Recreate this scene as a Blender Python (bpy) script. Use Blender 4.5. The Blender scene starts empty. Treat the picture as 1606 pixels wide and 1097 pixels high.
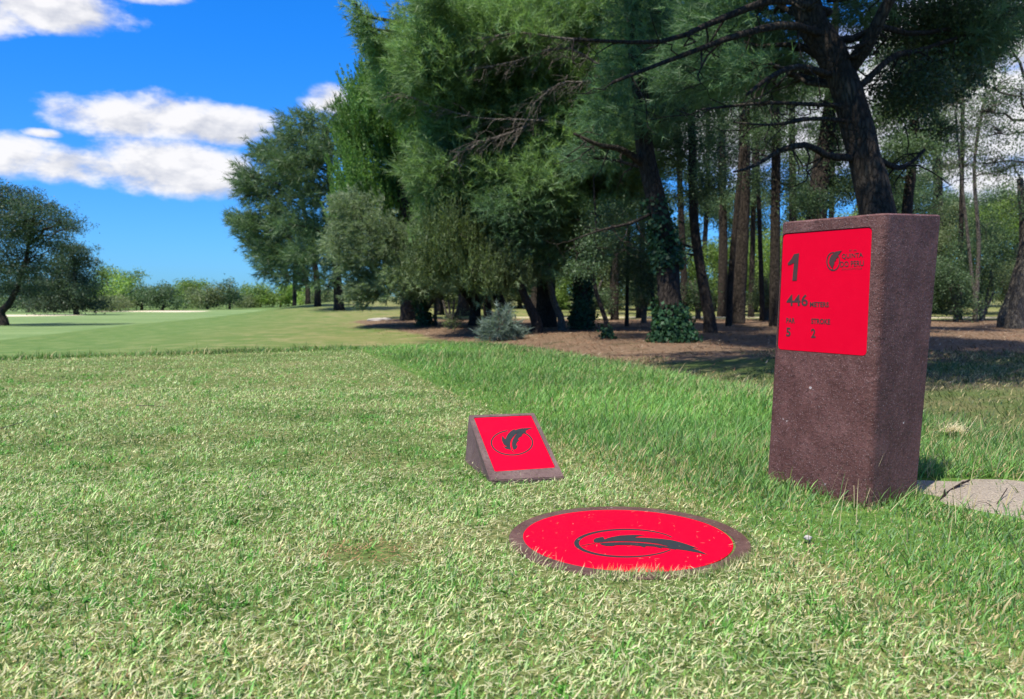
import bpy, math
import numpy as np
from mathutils import Vector
rng = np.random.default_rng(7)
D = bpy.data
SC = bpy.context.scene
COL = SC.collection
R = math.radians

# ------------------------------------------------------------------ camera model
FPX, HORIZ, EYE = 1280.0, 465.0, 0.5
PITCH = math.atan((548.5 - HORIZ) / FPX)
CAM = np.array([0, 0, EYE])
FW = np.array([0, math.cos(PITCH), -math.sin(PITCH)])
UP = np.array([0, math.sin(PITCH), math.cos(PITCH)])
RT = np.array([1.0, 0, 0])
def ray(px, py):
    return FW * FPX + RT * (px - 803) + UP * (548.5 - py)
def at(px, py, Y):
    r = ray(px, py); return CAM + r * (Y / r[1])
def onplane(px, py, p0, n):
    r = ray(px, py); return CAM + r * (np.dot(np.array(p0) - CAM, n) / np.dot(r, n))

# ------------------------------------------------------------------ terrain
def sm(a, b, x):
    t = np.clip((x - a) / (b - a), 0, 1); return t * t * (3 - 2 * t)
_wv = [(rng.uniform(-1, 1, 2), rng.uniform(0, 6.28)) for _ in range(40)]
def wav(X, Y, s, k=0, n=8):
    o = 0
    for i in range(n):
        d, ph = _wv[(i + k) % 40]
        d = d / np.hypot(*d) * (0.6 + 0.13 * i)
        o = o + np.sin((X * d[0] + Y * d[1]) * s + ph + k)
    return o / n
def tee_s(X, Y):           # metres right of the mown tee's edge
    return (X - .69) * .95 + (Y - 1.1) * .31
def tee_y(X, Y):           # grows past 7.1 beyond the tee's far edge
    return Y - .5 * X - 1.3
def treeline_u(X, Y):      # metres right of the front row of trunks
    return (X - 2) * .935 + (Y - 10) * .355
def fair_b(X, Y):          # metres right of the fairway edge
    return X + 12 + np.maximum(Y - 19, -8) * .17 + 1.2 * wav(X, Y, .12, 3)
def hgt(X, Y):
    X = np.asarray(X, float); Y = np.asarray(Y, float)
    s = tee_s(X, Y) + .12 * wav(X, Y, .9, 5)
    yy = tee_y(X, Y) + .2 * wav(X, Y, .7, 9)
    out = np.maximum(sm(1.2, 3.4, s), sm(7.0, 10.5, yy))
    low = -.52 - .85 * sm(12, 95, Y)
    high = -.34 + .46 * sm(14, 55, Y) - 1.3 * sm(64, 105, Y)
    m = sm(-2, 7, fair_b(X, Y))
    base = low * (1 - m) + high * m
    near = -.30 + .12 * sm(-2.2, 1.0, treeline_u(X, Y))
    w = sm(-8, -1.5, treeline_u(X, Y)) * (1 - sm(20, 42, Y))
    base = base * (1 - w) + near * w
    base = base + .035 * wav(X, Y, .45, 2) * sm(4, 14, np.hypot(X, Y)) + .25 * wav(X, Y, .07, 12) * sm(30, 80, np.hypot(X, Y)) * .5
    tee = .006 * wav(X, Y, 3.0, 1) + .008 * wav(X, Y, 1.1, 6)
    return tee * (1 - out) + base * out
def hz(x, y): return float(hgt(x, y))
def ground_hit(px, py, y0=1.0):
    r = ray(px, py); Y = y0
    while Y < 400:
        p = CAM + r * (Y / r[1])
        if p[2] <= hz(p[0], p[1]): return np.array([p[0], p[1], hz(p[0], p[1])])
        Y *= 1.004
    return p

# ------------------------------------------------------------------ helpers
def tag(o, label=None, cat=None, group=None, kind=None):
    if label: o['label'] = label
    if cat: o['category'] = cat
    if group: o['group'] = group
    if kind: o['kind'] = kind
    return o
def empty(name, loc):
    o = D.objects.new(name, None); COL.objects.link(o); o.location = loc; o.empty_display_size = .1
    return o
def link(name, me, parent=None, mat=None):
    o = D.objects.new(name, me); COL.objects.link(o)
    if mat is not None and not me.materials: me.materials.append(mat)
    if parent is not None: o.parent = parent
    return o
def mesh_np(name, V, loops, starts, col=None, smooth=False, uvn=None):
    me = D.meshes.new(name)
    V = np.asarray(V, np.float32).reshape(-1, 3)
    me.vertices.add(len(V)); me.vertices.foreach_set('co', V.ravel())
    loops = np.asarray(loops, np.int32); starts = np.asarray(starts, np.int32)
    me.loops.add(len(loops)); me.loops.foreach_set('vertex_index', loops)
    me.polygons.add(len(starts)); me.polygons.foreach_set('loop_start', starts)
    if smooth: me.polygons.foreach_set('use_smooth', np.ones(len(starts), bool))
    me.update(calc_edges=True)
    if col is not None:
        a = me.attributes.new('col', 'FLOAT_COLOR', 'POINT')
        c = np.ones((len(V), 4), np.float32); c[:, :3] = col
        a.data.foreach_set('color', c.ravel())
    return me
def mesh_pd(name, verts, faces, smooth=False):
    me = D.meshes.new(name); me.from_pydata([tuple(map(float, v)) for v in verts], [], faces); me.update()
    if smooth: me.polygons.foreach_set('use_smooth', np.ones(len(me.polygons), bool))
    return me
def unit(v):
    v = np.asarray(v, float); return v / np.maximum(np.linalg.norm(v, axis=-1, keepdims=True), 1e-9)

# ------------------------------------------------------------------ materials
def nt(name):
    m = D.materials.new(name); m.use_nodes = True
    t = m.node_tree; t.nodes.clear()
    return m, t
class G:
    def __init__(s, t): s.t = t
    def n(s, ty, **k):
        x = s.t.nodes.new(ty)
        for a, b in k.items():
            if a.startswith('i_'):
                key = a[2:]
                key = int(key) if key.isdigit() else key.replace('_', ' ')
                s.put(x.inputs[key], b)
            else: setattr(x, a, b)
        return x
    def put(s, sock, v):
        if isinstance(v, bpy.types.NodeSocket): s.t.links.new(v, sock)
        elif isinstance(v, bpy.types.Node): s.t.links.new(v.outputs[0], sock)
        else:
            if sock.type == 'RGBA' and hasattr(v, '__len__') and len(v) == 3: v = (*v, 1)
            sock.default_value = v
    def m(s, op, a, b=0.0, c=None):
        x = s.n('ShaderNodeMath', operation=op); s.put(x.inputs[0], a); s.put(x.inputs[1], b)
        if c is not None: s.put(x.inputs[2], c)
        return x.outputs[0]
    def mix(s, f, a, b, bt='MIX'):
        x = s.n('ShaderNodeMix', data_type='RGBA', blend_type=bt)
        s.put(x.inputs[0], f); s.put(x.inputs[6], a); s.put(x.inputs[7], b); return x.outputs[2]
    def noise(s, vec, scale, detail=4, rough=.55, out=0):
        x = s.n('ShaderNodeTexNoise', i_Scale=scale, i_Detail=detail, i_Roughness=rough)
        if vec is not None: s.put(x.inputs['Vector'], vec)
        return x.outputs[out]
    def ramp(s, f, a, b):
        x = s.n('ShaderNodeMapRange', interpolation_type='SMOOTHSTEP'); s.put(x.inputs[0], f); s.put(x.inputs[1], a); s.put(x.inputs[2], b)
        return x.outputs[0]
def leafmat(name, rough=.55, trans=.3, tcol=1.3):
    m, t = nt(name); g = G(t)
    a = g.n('ShaderNodeAttribute', attribute_name='col')
    p = g.n('ShaderNodeBsdfPrincipled', i_Base_Color=a.outputs[0], i_Roughness=rough)
    p.inputs['Specular IOR Level'].default_value = .3
    tr = g.n('ShaderNodeBsdfTranslucent')
    g.put(tr.inputs[0], g.mix(1.0, a.outputs[0], (tcol, tcol * 1.1, tcol * .6), 'MULTIPLY'))
    mx = g.n('ShaderNodeMixShader', i_0=trans); g.put(mx.inputs[1], p); g.put(mx.inputs[2], tr)
    o = g.n('ShaderNodeOutputMaterial'); g.put(o.inputs[0], mx)
    return m
M_GRASS = leafmat('grass_blades', .5, .3)
M_LEAF = leafmat('foliage', .5, .36)
M_LITTER = leafmat('dry_litter', .8, .1)
def barkmat(name, c1, c2, sc=9.0):
    m, t = nt(name); g = G(t)
    tc = g.n('ShaderNodeTexCoord')
    mp = g.n('ShaderNodeMapping'); g.put(mp.inputs[0], tc.outputs['Object']); mp.inputs['Scale'].default_value = (1, 1, .3)
    v = g.n('ShaderNodeTexVoronoi', i_Scale=sc * 2.6, feature='DISTANCE_TO_EDGE'); 
    nz = g.noise(mp, sc, 6, .65)
    dv = g.n('ShaderNodeVectorMath', operation='ADD'); g.put(dv.inputs[0], mp); 
    g.put(dv.inputs[1], g.n('ShaderNodeVectorMath', operation='SCALE', i_0=g.n('ShaderNodeTexNoise', i_Scale=11).outputs[1], i_Scale=.25))
    g.put(v.inputs['Vector'], dv)
    nf = g.noise(mp, sc * 4, 5, .7)
    crack = g.ramp(g.m('ADD', v.outputs[0], g.m('MULTIPLY', g.m('SUBTRACT', nf, .5), .9)), -.10, .26)
    base = g.mix(nz, c1, c2)
    big = g.noise(tc.outputs['Object'], 1.1, 3)
    base = g.mix(g.ramp(big, .5, .75), base, (c2[0] * 1.2, c2[1] * 1.3, c2[2] * 1.2))
    col = g.mix(crack, (c1[0] * .68, c1[1] * .66, c1[2] * .64), base)
    h = g.m('ADD', g.m('MULTIPLY', crack, .7), g.m('MULTIPLY', nz, .5))
    b = g.n('ShaderNodeBump', i_Strength=.9, i_Distance=.03, i_Height=h)
    p = g.n('ShaderNodeBsdfPrincipled', i_Base_Color=col, i_Roughness=.9, i_Normal=b)
    p.inputs['Specular IOR Level'].default_value = .2
    o = g.n('ShaderNodeOutputMaterial'); g.put(o.inputs[0], p)
    return m
M_BARK = barkmat('pine_bark', (.027, .021, .017), (.060, .048, .039))
M_BARKG = barkmat('grey_bark', (.075, .066, .056), (.175, .155, .132), 12)
M_TWIG = barkmat('dead_twig', (.19, .16, .14), (.33, .29, .26), 30)

# ground material ---------------------------------------------------------------
def groundmat():
    m, t = nt('ground_cover'); g = G(t)
    pos = g.n('ShaderNodeNewGeometry').outputs['Position']
    A = lambda n: g.n('ShaderNodeAttribute', attribute_name=n).outputs['Fac']
    n1 = g.noise(pos, .35, 4); n2 = g.noise(pos, 2.2, 5, .6); n3 = g.noise(pos, 40, 3, .7); n4 = g.noise(pos, 11, 4, .7)
    # stretched streaks for mown far grass
    mp = g.n('ShaderNodeMapping'); g.put(mp.inputs[0], pos); mp.inputs['Scale'].default_value = (.05, .22, 1)
    st = g.noise(mp, 1.0, 4, .6)
    olive = g.mix(g.ramp(n1, .35, .65), (.105, .145, .04), (.165, .165, .062))
    olive = g.mix(g.ramp(n2, .46, .66), olive, (.24, .195, .10))
    olive = g.mix(g.m('MULTIPLY', g.ramp(n4, .45, .7), .5), olive, (.075, .125, .03))
    olive = g.mix(A('m_green'), olive, g.mix(g.ramp(n2, .4, .65), (.075, .135, .036), (.125, .175, .058)))
    fair = g.mix(g.ramp(st, .35, .68), (.105, .17, .058), (.165, .23, .095))
    fair = g.mix(g.m('MULTIPLY', g.ramp(n2, .5, .75), .35), fair, (.24, .29, .14))
    tee = g.mix(g.ramp(n2, .4, .65), (.10, .14, .04), (.17, .17, .07))
    tee = g.mix(g.ramp(n3, .4, .65), tee, (.05, .075, .02))
    lush = g.mix(g.ramp(n4, .4, .65), (.055, .115, .02), (.10, .17, .035))
    swale = g.mix(g.ramp(n2, .4, .62), (.07, .10, .03), (.115, .115, .05))  # hollow before the trees: shade is painted into this darker grass colour
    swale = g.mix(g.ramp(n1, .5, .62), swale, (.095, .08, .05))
    straw = g.mix(g.ramp(n4, .35, .65), (.115, .077, .05), (.20, .137, .09))
    straw = g.mix(g.ramp(n3, .5, .7), straw, (.065, .042, .030))
    straw = g.mix(g.m('MULTIPLY', g.ramp(n2, .55, .7), .8), straw, (.07, .062, .033))
    straw = g.mix(g.ramp(g.noise(pos, 95, 2, .6), .66, .72), straw, (.33, .25, .18))
    sand = g.mix(n2, (.62, .53, .42), (.5, .42, .32))
    wob = g.m('MULTIPLY', g.m('SUBTRACT', n4, .5), .55)
    def k(n, amt=1.0): return g.ramp(g.m('ADD', A(n), g.m('MULTIPLY', wob, amt)), .35, .65)
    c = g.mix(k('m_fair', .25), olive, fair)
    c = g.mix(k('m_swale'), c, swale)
    c = g.mix(k('m_straw', 1.6), c, straw)
    c = g.mix(k('m_lush', .6), c, lush)
    c = g.mix(k('m_tee', .3), c, tee)
    c = g.mix(k('m_sand', .4), c, sand)
    h = g.m('ADD', g.m('MULTIPLY', n3, .5), n4)
    b = g.n('ShaderNodeBump', i_Strength=.7, i_Distance=.03, i_Height=h)
    p = g.n('ShaderNodeBsdfPrincipled', i_Base_Color=c, i_Roughness=.9, i_Normal=b)
    p.inputs['Specular IOR Level'].default_value = .1
    o = g.n('ShaderNodeOutputMaterial'); g.put(o.inputs[0], p)
    return m
def build_ground():
    az = np.linspace(0, 2 * np.pi, 481)[:-1]
    rr = np.concatenate([[.0], np.geomspace(.25, 4000, 300)])
    A_, R_ = np.meshgrid(az, rr[1:])
    X = (R_ * np.sin(A_)).ravel(); Y = (R_ * np.cos(A_)).ravel()
    X = np.concatenate([[0], X]); Y = np.concatenate([[0], Y])
    Z = hgt(X, Y)
    far = sm(300, 3000, np.hypot(X, Y)); Z = Z * (1 - far) + -2.0 * far
    n = 480
    loops = []; starts = []
    i = np.arange(n); j = (i + 1) % n
    tri = np.stack([np.zeros(n, int), 1 + j, 1 + i], 1)
    quads = []
    for k in range(len(rr) - 2):
        a = 1 + k * n
        quads.append(np.stack([a + i, a + j, a + n + j, a + n + i], 1))
    quads = np.concatenate(quads)
    loops = np.concatenate([tri.ravel(), quads.ravel()])
    starts = np.concatenate([np.arange(n) * 3, n * 3 + np.arange(len(quads)) * 4])
    me = mesh_np('ground', np.stack([X, Y, Z], 1), loops, starts, smooth=True)
    s = tee_s(X, Y); u = treeline_u(X, Y); fb = fair_b(X, Y); yy = tee_y(X, Y)
    w1 = .35 * wav(X, Y, 1.6, 4); 
    at_ = {}
    on_tee = (1 - sm(-.1, .12, s)) * (1 - sm(7.0, 7.4, yy)) * sm(-30, -8, X) 
    at_['m_tee'] = on_tee
    at_['m_lush'] = (1 - on_tee) * (1 - sm(1.3, 2.0, s)) * (1 - sm(7.9, 9.0, yy + w1))
    at_['m_fair'] = (1 - sm(-.5, .5, fb)) * sm(13.0, 15.5, Y) * (1 - sm(105, 125, Y))
    us = -1.3 + np.maximum(0, X - 1) * .95
    at_['m_green'] = 1 - sm(2.5, 10, fb + 1.5 * w1)
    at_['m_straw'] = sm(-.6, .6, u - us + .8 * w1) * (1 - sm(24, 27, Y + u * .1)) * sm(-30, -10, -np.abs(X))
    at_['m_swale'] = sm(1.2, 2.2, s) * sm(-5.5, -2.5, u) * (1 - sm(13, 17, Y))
    sp = ground_hit(35, 495); d1 = np.hypot((X - sp[0]) / 5.0, (Y - sp[1]) / 7)
    trk = sm(25.5, 26.2, Y + .06 * X + .4 * w1) * (1 - sm(28, 28.8, Y + .06 * X)) * sm(-3, 0, X)
    sb = sm(96, 99, Y) * (1 - sm(104, 107, Y)) * sm(-55, -50, X) * (1 - sm(-40, -36, X))
    at_['m_sand'] = np.maximum.reduce([1 - sm(.8, 1.1, d1), trk * .52, sb])
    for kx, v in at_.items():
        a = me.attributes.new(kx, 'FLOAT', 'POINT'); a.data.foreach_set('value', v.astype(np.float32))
    return tag(link('ground', me, None, groundmat()), kind='structure')
build_ground()

# ------------------------------------------------------------------ grass blades
def blades(P, L, W, az, lean, bend, col, nseg=2):
    """P (N,3) roots; blades curve over in direction az; returns V, loops, starts, colours"""
    N = len(P)
    d = np.stack([np.cos(az), np.sin(az), 0 * az], 1)
    side = np.stack([-np.sin(az + .7), np.cos(az + .7), 0 * az], 1)
    V = np.zeros((N, 2 * nseg + 1, 3))
    p = P.copy(); a = lean.copy()
    for k in range(nseg + 1):
        f = k / nseg
        w = (W * (1 - f) ** .6 * .5)[:, None]
        if k < nseg:
            V[:, 2 * k] = p - side * w; V[:, 2 * k + 1] = p + side * w
        else: V[:, 2 * k] = p
        p = p + (d * np.sin(a)[:, None] + np.array([0, 0, 1.0]) * np.cos(a)[:, None]) * (L / nseg)[:, None]
        a = a + bend / nseg
    nv = 2 * nseg + 1
    off = (np.arange(N) * nv)[:, None]
    fs = []
    for k in range(nseg - 1): fs.append(np.array([2 * k, 2 * k + 1, 2 * k + 3, 2 * k + 2]))
    q = np.concatenate(fs)[None] + off if fs else np.zeros((N, 0), int)
    tr = np.array([2 * nseg - 2, 2 * nseg - 1, 2 * nseg])[None] + off
    loops = np.concatenate([q, tr], 1)
    per = 4 * (nseg - 1) + 3
    st = (np.arange(N) * per)[:, None] + np.array([4 * k for k in range(nseg)])[None]
    C = np.repeat(col, nv, 0)
    return V.reshape(-1, 3), loops.ravel(), st.ravel(), C
def joinmesh(name, parts, mat, parent=None):
    V = []; Lp = []; St = []; C = []; nv = nl = 0
    for v, l, s, c in parts:
        V.append(v); Lp.append(l + nv); St.append(s + nl); C.append(c); nv += len(v); nl += len(l)
    me = mesh_np(name, np.concatenate(V), np.concatenate(Lp), np.concatenate(St), np.concatenate(C))
    return link(name, me, parent, mat)
DISC_C = np.array([.2385, 1.652]); DISC_R = .245
SAND_POLY = None
def pn(x, y, s, k):  # cheap patch noise 0..1
    return .5 + .5 * np.clip(1.7 * wav(x, y, s, k, 7), -1, 1)
POSTQ = np.array([[.836, 1.893], [.836 - .539 * .298, 1.893 + .842 * .298], [.836 - .539 * .298 + .842 * .195, 1.893 + .842 * .298 + .539 * .195], [.836 + .842 * .195, 1.893 + .539 * .195]])
WEDQ = np.array([[-.056, 2.18], [.143, 2.22], [.085, 2.53], [-.145, 2.46]])
def inpoly(X, Y, Q, grow=0):
    Q = Q if grow == 0 else Q.mean(0) + (Q - Q.mean(0)) * (1 + grow)
    ins = np.ones(len(X), bool)
    ar = sum(Q[i][0] * Q[(i + 1) % len(Q)][1] - Q[(i + 1) % len(Q)][0] * Q[i][1] for i in range(len(Q)))
    for i in range(len(Q)):
        a, b = Q[i], Q[(i + 1) % len(Q)]
        c = (b[0] - a[0]) * (Y - a[1]) - (b[1] - a[1]) * (X - a[0])
        ins &= (c > 0) if ar > 0 else (c < 0)
    return ins
SAND_Q = np.array([[1.0, 1.95], [.97, 2.22], [1.5, 2.20], [2.2, 2.13], [2.2, 1.45], [1.5, 1.55], [1.12, 1.70]])
def keep(P, margin=0):
    X, Y = P[:, 0], P[:, 1]
    k = np.hypot(X - DISC_C[0], Y - DISC_C[1]) > DISC_R - .004
    k &= ~inpoly(X, Y, WEDQ) & ~inpoly(X, Y, POSTQ)
    return k
def scatter(n, y0, y1, xm=.80, p=1.0):
    """Y with density falling with distance, X across the view and beyond"""
    u = rng.random(n)
    e = 2 - p
    Y = (y0 ** e + u * (y1 ** e - y0 ** e)) ** (1 / e)
    X = (rng.random(n) * 2 - 1) * (Y * xm + .25)
    return X, Y
def tee_grass():
    parts = []
    for n, y0, y1 in ((230000, .75, 2.3), (190000, 2.3, 4.4), (160000, 4.4, 7.9)):
        X, Y = scatter(n, y0, y1, p=.6)
        s = tee_s(X, Y); edge = s + .10 * wav(X, Y, 4.5, 8) + .05 * wav(X, Y, 14, 2)
        yy = tee_y(X, Y)
        k = (edge < rng.normal(0, .05, n)) & (yy < 7.2)
        P = np.stack([X, Y, hgt(X, Y) - .003], 1); k &= keep(P)
        P = P[k]; X, Y, s = X[k], Y[k], s[k]; N = len(P)
        pat = .4 * pn(X, Y, 2.3, 3) + .35 * pn(X, Y, 9, 11) + .25 * pn(X, Y, 27, 19)
        bare = 1.25 * np.exp(-(((X + .28) / .085) ** 2 + ((Y - 1.55) / .07) ** 2)) + .8 * np.exp(-(((X + .02) / .04) ** 2 + ((Y - 1.68) / .035) ** 2))
        greener = np.exp(-(((X + 2.3) / 1.3) ** 2 + ((Y - 3.15 - .05 * X) / .32) ** 2)) + .6 * np.exp(-(((X + .5) / .8) ** 2 + ((Y - 2.75) / .2) ** 2))  # soft patches of darker green with less straw
        straw = np.clip(.36 - 1.25 * (pat - .5) - .55 * greener + .30 * sm(.5, .0, -s) * sm(2.2, 3.0, Y), .1, .88)
        kind = rng.random(N)
        dry = kind < straw
        gcol = np.array([.165, .32, .075]) * rng.uniform(.3, 1.45, (N, 1)) + rng.normal(0, .012, (N, 3))
        gcol = gcol * (1 - .35 * np.clip(greener, 0, 1)[:, None]) * (1.12 - .45 * sm(.55, .8, pat))[:, None]
        pale = rng.random(N) < .32 - .3 * sm(.5, .75, pat)
        gcol[pale] = np.array([.46, .60, .27]) * rng.uniform(.75, 1.25, (pale.sum(), 1))
        dcol = np.array([.66, .62, .35]) * rng.uniform(.4, 1.3, (N, 1)) + rng.normal(0, .02, (N, 3))
        brown = rng.random(N) < .08; dcol[brown] = np.array([.30, .19, .10]) * rng.uniform(.6, 1.2, (brown.sum(), 1))
        bk = np.clip(bare, 0, 1)[:, None]; dcol = dcol * (1 - bk) + np.array([.34, .18, .09]) * rng.uniform(.5, 1.3, (N, 1)) * bk
        dry |= rng.random(N) < bare * .85
        col = np.clip(np.where(dry[:, None], dcol, gcol), .01, .9)
        L = rng.gamma(5, .0021, N) + .005
        L = np.where(dry, L * .95, L) * (.78 + .5 * pn(X, Y, 21, 33)) * (1 - .4 * np.clip(bare, 0, 1))
        rd = np.hypot(X - DISC_C[0], Y - DISC_C[1]); L = L * (1 - .45 * (1 - sm(.25, .36, rd)))
        W = rng.uniform(.0018, .0044, N) * (1 + .5 * sm(1.6, 6, Y))
        lean = np.abs(rng.normal(.85, .5, N)); lean = np.where(dry, lean + .3, lean); lean = np.clip(lean, 0, 1.5)
        bend = rng.normal(.5, .5, N)
        parts.append(blades(P, L, W, rng.uniform(0, 2 * np.pi, N), lean, bend, col, 2))
        # loose clippings lying over the turf
        nc = N // 9
        idx = rng.integers(0, N, nc)
        Pc = P[idx] + np.stack([rng.normal(0, .02, nc), rng.normal(0, .02, nc), rng.uniform(.008, .018, nc)], 1)
        Pc = Pc[keep(Pc)]; nc = len(Pc)
        cc = np.array([.56, .54, .34]) * rng.uniform(.55, 1.2, (nc, 1))
        cc = np.where((np.hypot((Pc[:, 0] + .28) / .09, (Pc[:, 1] - 1.55) / .075) < 1)[:, None], np.array([.36, .20, .11]), cc)
        parts.append(blades(Pc, rng.uniform(.010, .026, nc), rng.uniform(.0014, .0030, nc) * (1 + .7 * sm(1.6, 6, Pc[:, 1])), rng.uniform(0, 6.28, nc), rng.uniform(1.2, 1.75, nc), rng.normal(.1, .6, nc), cc, 2))
    # broader fresh tufts scattered through the turf
    n = 900
    X, Y = scatter(n, .85, 5.5, p=.5); k = tee_s(X, Y) < -.05; X, Y = X[k], Y[k]
    m = 14
    X = np.repeat(X, m) + rng.normal(0, .012, len(X) * m); Y = np.repeat(Y, m) + rng.normal(0, .012, len(Y) * m)
    P = np.stack([X, Y, hgt(X, Y)], 1); kk = keep(P) & (np.hypot(X - DISC_C[0], Y - DISC_C[1]) > .31); P = P[kk]; N = len(P)
    parts.append(blades(P, rng.uniform(.012, .030, N), rng.uniform(.003, .0055, N), rng.uniform(0, 6.28, N), np.clip(np.abs(rng.normal(.6, .4, N)), 0, 1.4), np.abs(rng.normal(.8, .5, N)), np.clip(np.array([.10, .27, .045]) * rng.uniform(.6, 1.5, (N, 1)), .01, .9), 3))
    # blades leaning over the near rim of the disc, clippings on it
    a = np.where(rng.random(1500) < .25, rng.uniform(np.pi * 1.05, np.pi * 2.05, 1500), rng.uniform(np.pi * 1.38, np.pi * 1.82, 1500))
    w = np.clip(rng.random(1500) + .35 * np.sin(a * 7) - .25, 0, 1)
    rad = DISC_R + .012 - .045 * w * np.clip(-np.sin(a + .25), 0, 1) ** 1.5
    P = np.stack([DISC_C[0] + rad * np.cos(a), DISC_C[1] + rad * np.sin(a), np.full(1500, -.004)], 1)
    N = len(P)
    col = np.where(rng.random((N, 1)) < .5, np.array([.50, .46, .26]), np.array([.16, .27, .07])) * rng.uniform(.6, 1.2, (N, 1))
    parts.append(blades(P, rng.uniform(.012, .032, N), rng.uniform(.0016, .0028, N), a + np.pi + rng.normal(0, .9, N), rng.uniform(.1, 1.0, N), rng.normal(.4, .4, N), col, 3))
    N = 130
    a = rng.uniform(0, 6.28, N); rad = DISC_R * np.sqrt(rng.random(N)) ** .6 * .97
    P = np.stack([DISC_C[0] + rad * np.cos(a), DISC_C[1] + rad * np.sin(a), np.full(N, .0075)], 1)
    parts.append(blades(P, rng.uniform(.003, .012, N) * np.where(rng.random(N) < .12, 2.6, 1), rng.uniform(.0008, .0016, N), rng.uniform(0, 6.28, N), np.full(N, 1.45), rng.normal(.0, .1, N), np.array([.5, .42, .26]) * rng.uniform(.6, 1.1, (N, 1)), 2))
    o = joinmesh('tee_grass', parts, M_GRASS)
    tag(o, 'short pale mown turf with straw-coloured clippings covering the tee', 'grass', kind='stuff')
def rough_grass():
    parts = []
    def strip(n, y0, y1, test, Lm, Wm, green, dryp, seg=3, lean0=.45):
        X, Y = scatter(n, y0, y1, p=.75)
        k = test(X, Y); X, Y = X[k], Y[k]
        P = np.stack([X, Y, hgt(X, Y) - .004], 1)
        kk = keep(P) & ~(inpoly(X, Y, SAND_Q) & (rng.random(len(X)) > .018 + .3 * sm(1.95, 1.72, Y)))
        P = P[kk]; X, Y = X[kk], Y[kk]; N = len(P)
        cl = pn(X, Y, 5, 17) * .6 + pn(X, Y, 14, 21) * .4
        L = Lm * rng.gamma(5, 1 / 5, N) * (.5 + 1.05 * cl)
        s = tee_s(X, Y); L = L * (.45 + .55 * sm(-.05, .4, s)) if seg == 3 else L
        front = np.exp(-(((X - .72) / .42) ** 2 + ((Y - 1.55) / .42) ** 2)); L = L * (1 - .5 * front); foot = np.exp(-(((X - .80) / .26) ** 2 + ((Y - 1.80) / .2) ** 2)); L = L * (1 - .72 * foot); L = L * (1 - .5 * np.exp(-(((X - 1.3) / .35) ** 2 + ((Y - 1.5) / .22) ** 2)))
        W = Wm * rng.uniform(.7, 1.35, N) * (1 + .5 * sm(2, 8, Y))
        col = np.array(green) * rng.uniform(.6, 1.4, (N, 1)) + rng.normal(0, .012, (N, 3))
        col = col * (.7 + .6 * pn(X, Y, 3.3, 7)[:, None])
        blu = rng.random(N) < .25 * sm(3.5, 1.5, Y); col[blu] = np.array([.15, .24, .11]) * rng.uniform(.7, 1.3, (blu.sum(), 1))
        dry = rng.random(N) < dryp * (.4 + 1.4 * pn(X, Y, 4, 29)) + .45 * sm(.25, -.1, s) * sm(3.2, 2.0, Y); col[dry] = np.array([.44, .37, .19]) * rng.uniform(.6, 1.2, (dry.sum(), 1))
        col = np.clip(col, .01, .9)
        az = rng.uniform(0, 2 * np.pi, N) 
        lean = np.clip(np.abs(rng.normal(lean0, .35, N)), 0, 1.4)
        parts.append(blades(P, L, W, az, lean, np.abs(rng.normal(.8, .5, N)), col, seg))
    edge = lambda X, Y: tee_s(X, Y) + .10 * wav(X, Y, 4.5, 8) + .05 * wav(X, Y, 14, 2)
    yy = tee_y
    side = lambda X, Y: (edge(X, Y) > rng.normal(.02, .13, len(X))) & (tee_s(X, Y) < 2.1) & (yy(X, Y) < 9.2)
    strip(420000, .75, 3.2, lambda X, Y: side(X, Y), .038, .0031, (.118, .24, .058), .13)
    strip(330000, 3.2, 8.8, lambda X, Y: side(X, Y), .036, .0036, (.130, .255, .060), .10)
    farb = lambda X, Y: (yy(X, Y) > 7.05 + .1 * wav(X, Y, 3, 4)) & (yy(X, Y) < 8.8) & (tee_s(X, Y) < .3)
    strip(190000, 4.6, 9.6, farb, .036, .005, (.11, .20, .05), .12, seg=2, lean0=.4)
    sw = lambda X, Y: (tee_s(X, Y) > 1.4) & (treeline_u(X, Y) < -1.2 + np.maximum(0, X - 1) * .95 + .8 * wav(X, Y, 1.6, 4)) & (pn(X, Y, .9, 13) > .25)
    strip(170000, 3.0, 13, sw, .038, .005, (.062, .095, .028), .22, seg=2, lean0=.8)  # swale blades, their colour darkened to stand in for tree shade
    # long pale seed stalks
    N = 800
    X, Y = scatter(N * 8, 1.3, 7, p=.9); k = side(X, Y) & (tee_s(X, Y) > .1); X, Y = X[k][:N], Y[k][:N]; N = len(X)
    P = np.stack([X, Y, hgt(X, Y)], 1); kk = keep(P); P = P[kk]; N = len(P)
    parts.append(blades(P, rng.uniform(.07, .17, N), rng.uniform(.0012, .0022, N), rng.uniform(0, 6.28, N), np.abs(rng.normal(.7, .4, N)), rng.normal(.3, .4, N), np.array([.42, .36, .2]) * rng.uniform(.6, 1.2, (N, 1)), 3))
    # blades and stalks hugging the foot of the post
    q = []
    for i in range(4):
        a, b = POSTQ[i], POSTQ[(i + 1) % 4]
        f = rng.random((110, 1)); q.append(a + (b - a) * f + rng.normal(0, .012, (110, 2)))
    q = POSTQ.mean(0) + (np.concatenate(q) - POSTQ.mean(0)) * 1.09; N = len(q)
    P = np.stack([q[:, 0], q[:, 1], np.zeros(N)], 1); P = P[keep(P)]; N = len(P)
    out = np.arctan2(P[:, 1] - POSTQ.mean(0)[1], P[:, 0] - POSTQ.mean(0)[0])
    col = np.where(rng.random((N, 1)) < .22, np.array([.46, .40, .22]), np.array([.085, .17, .04])) * rng.uniform(.6, 1.3, (N, 1))
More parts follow.
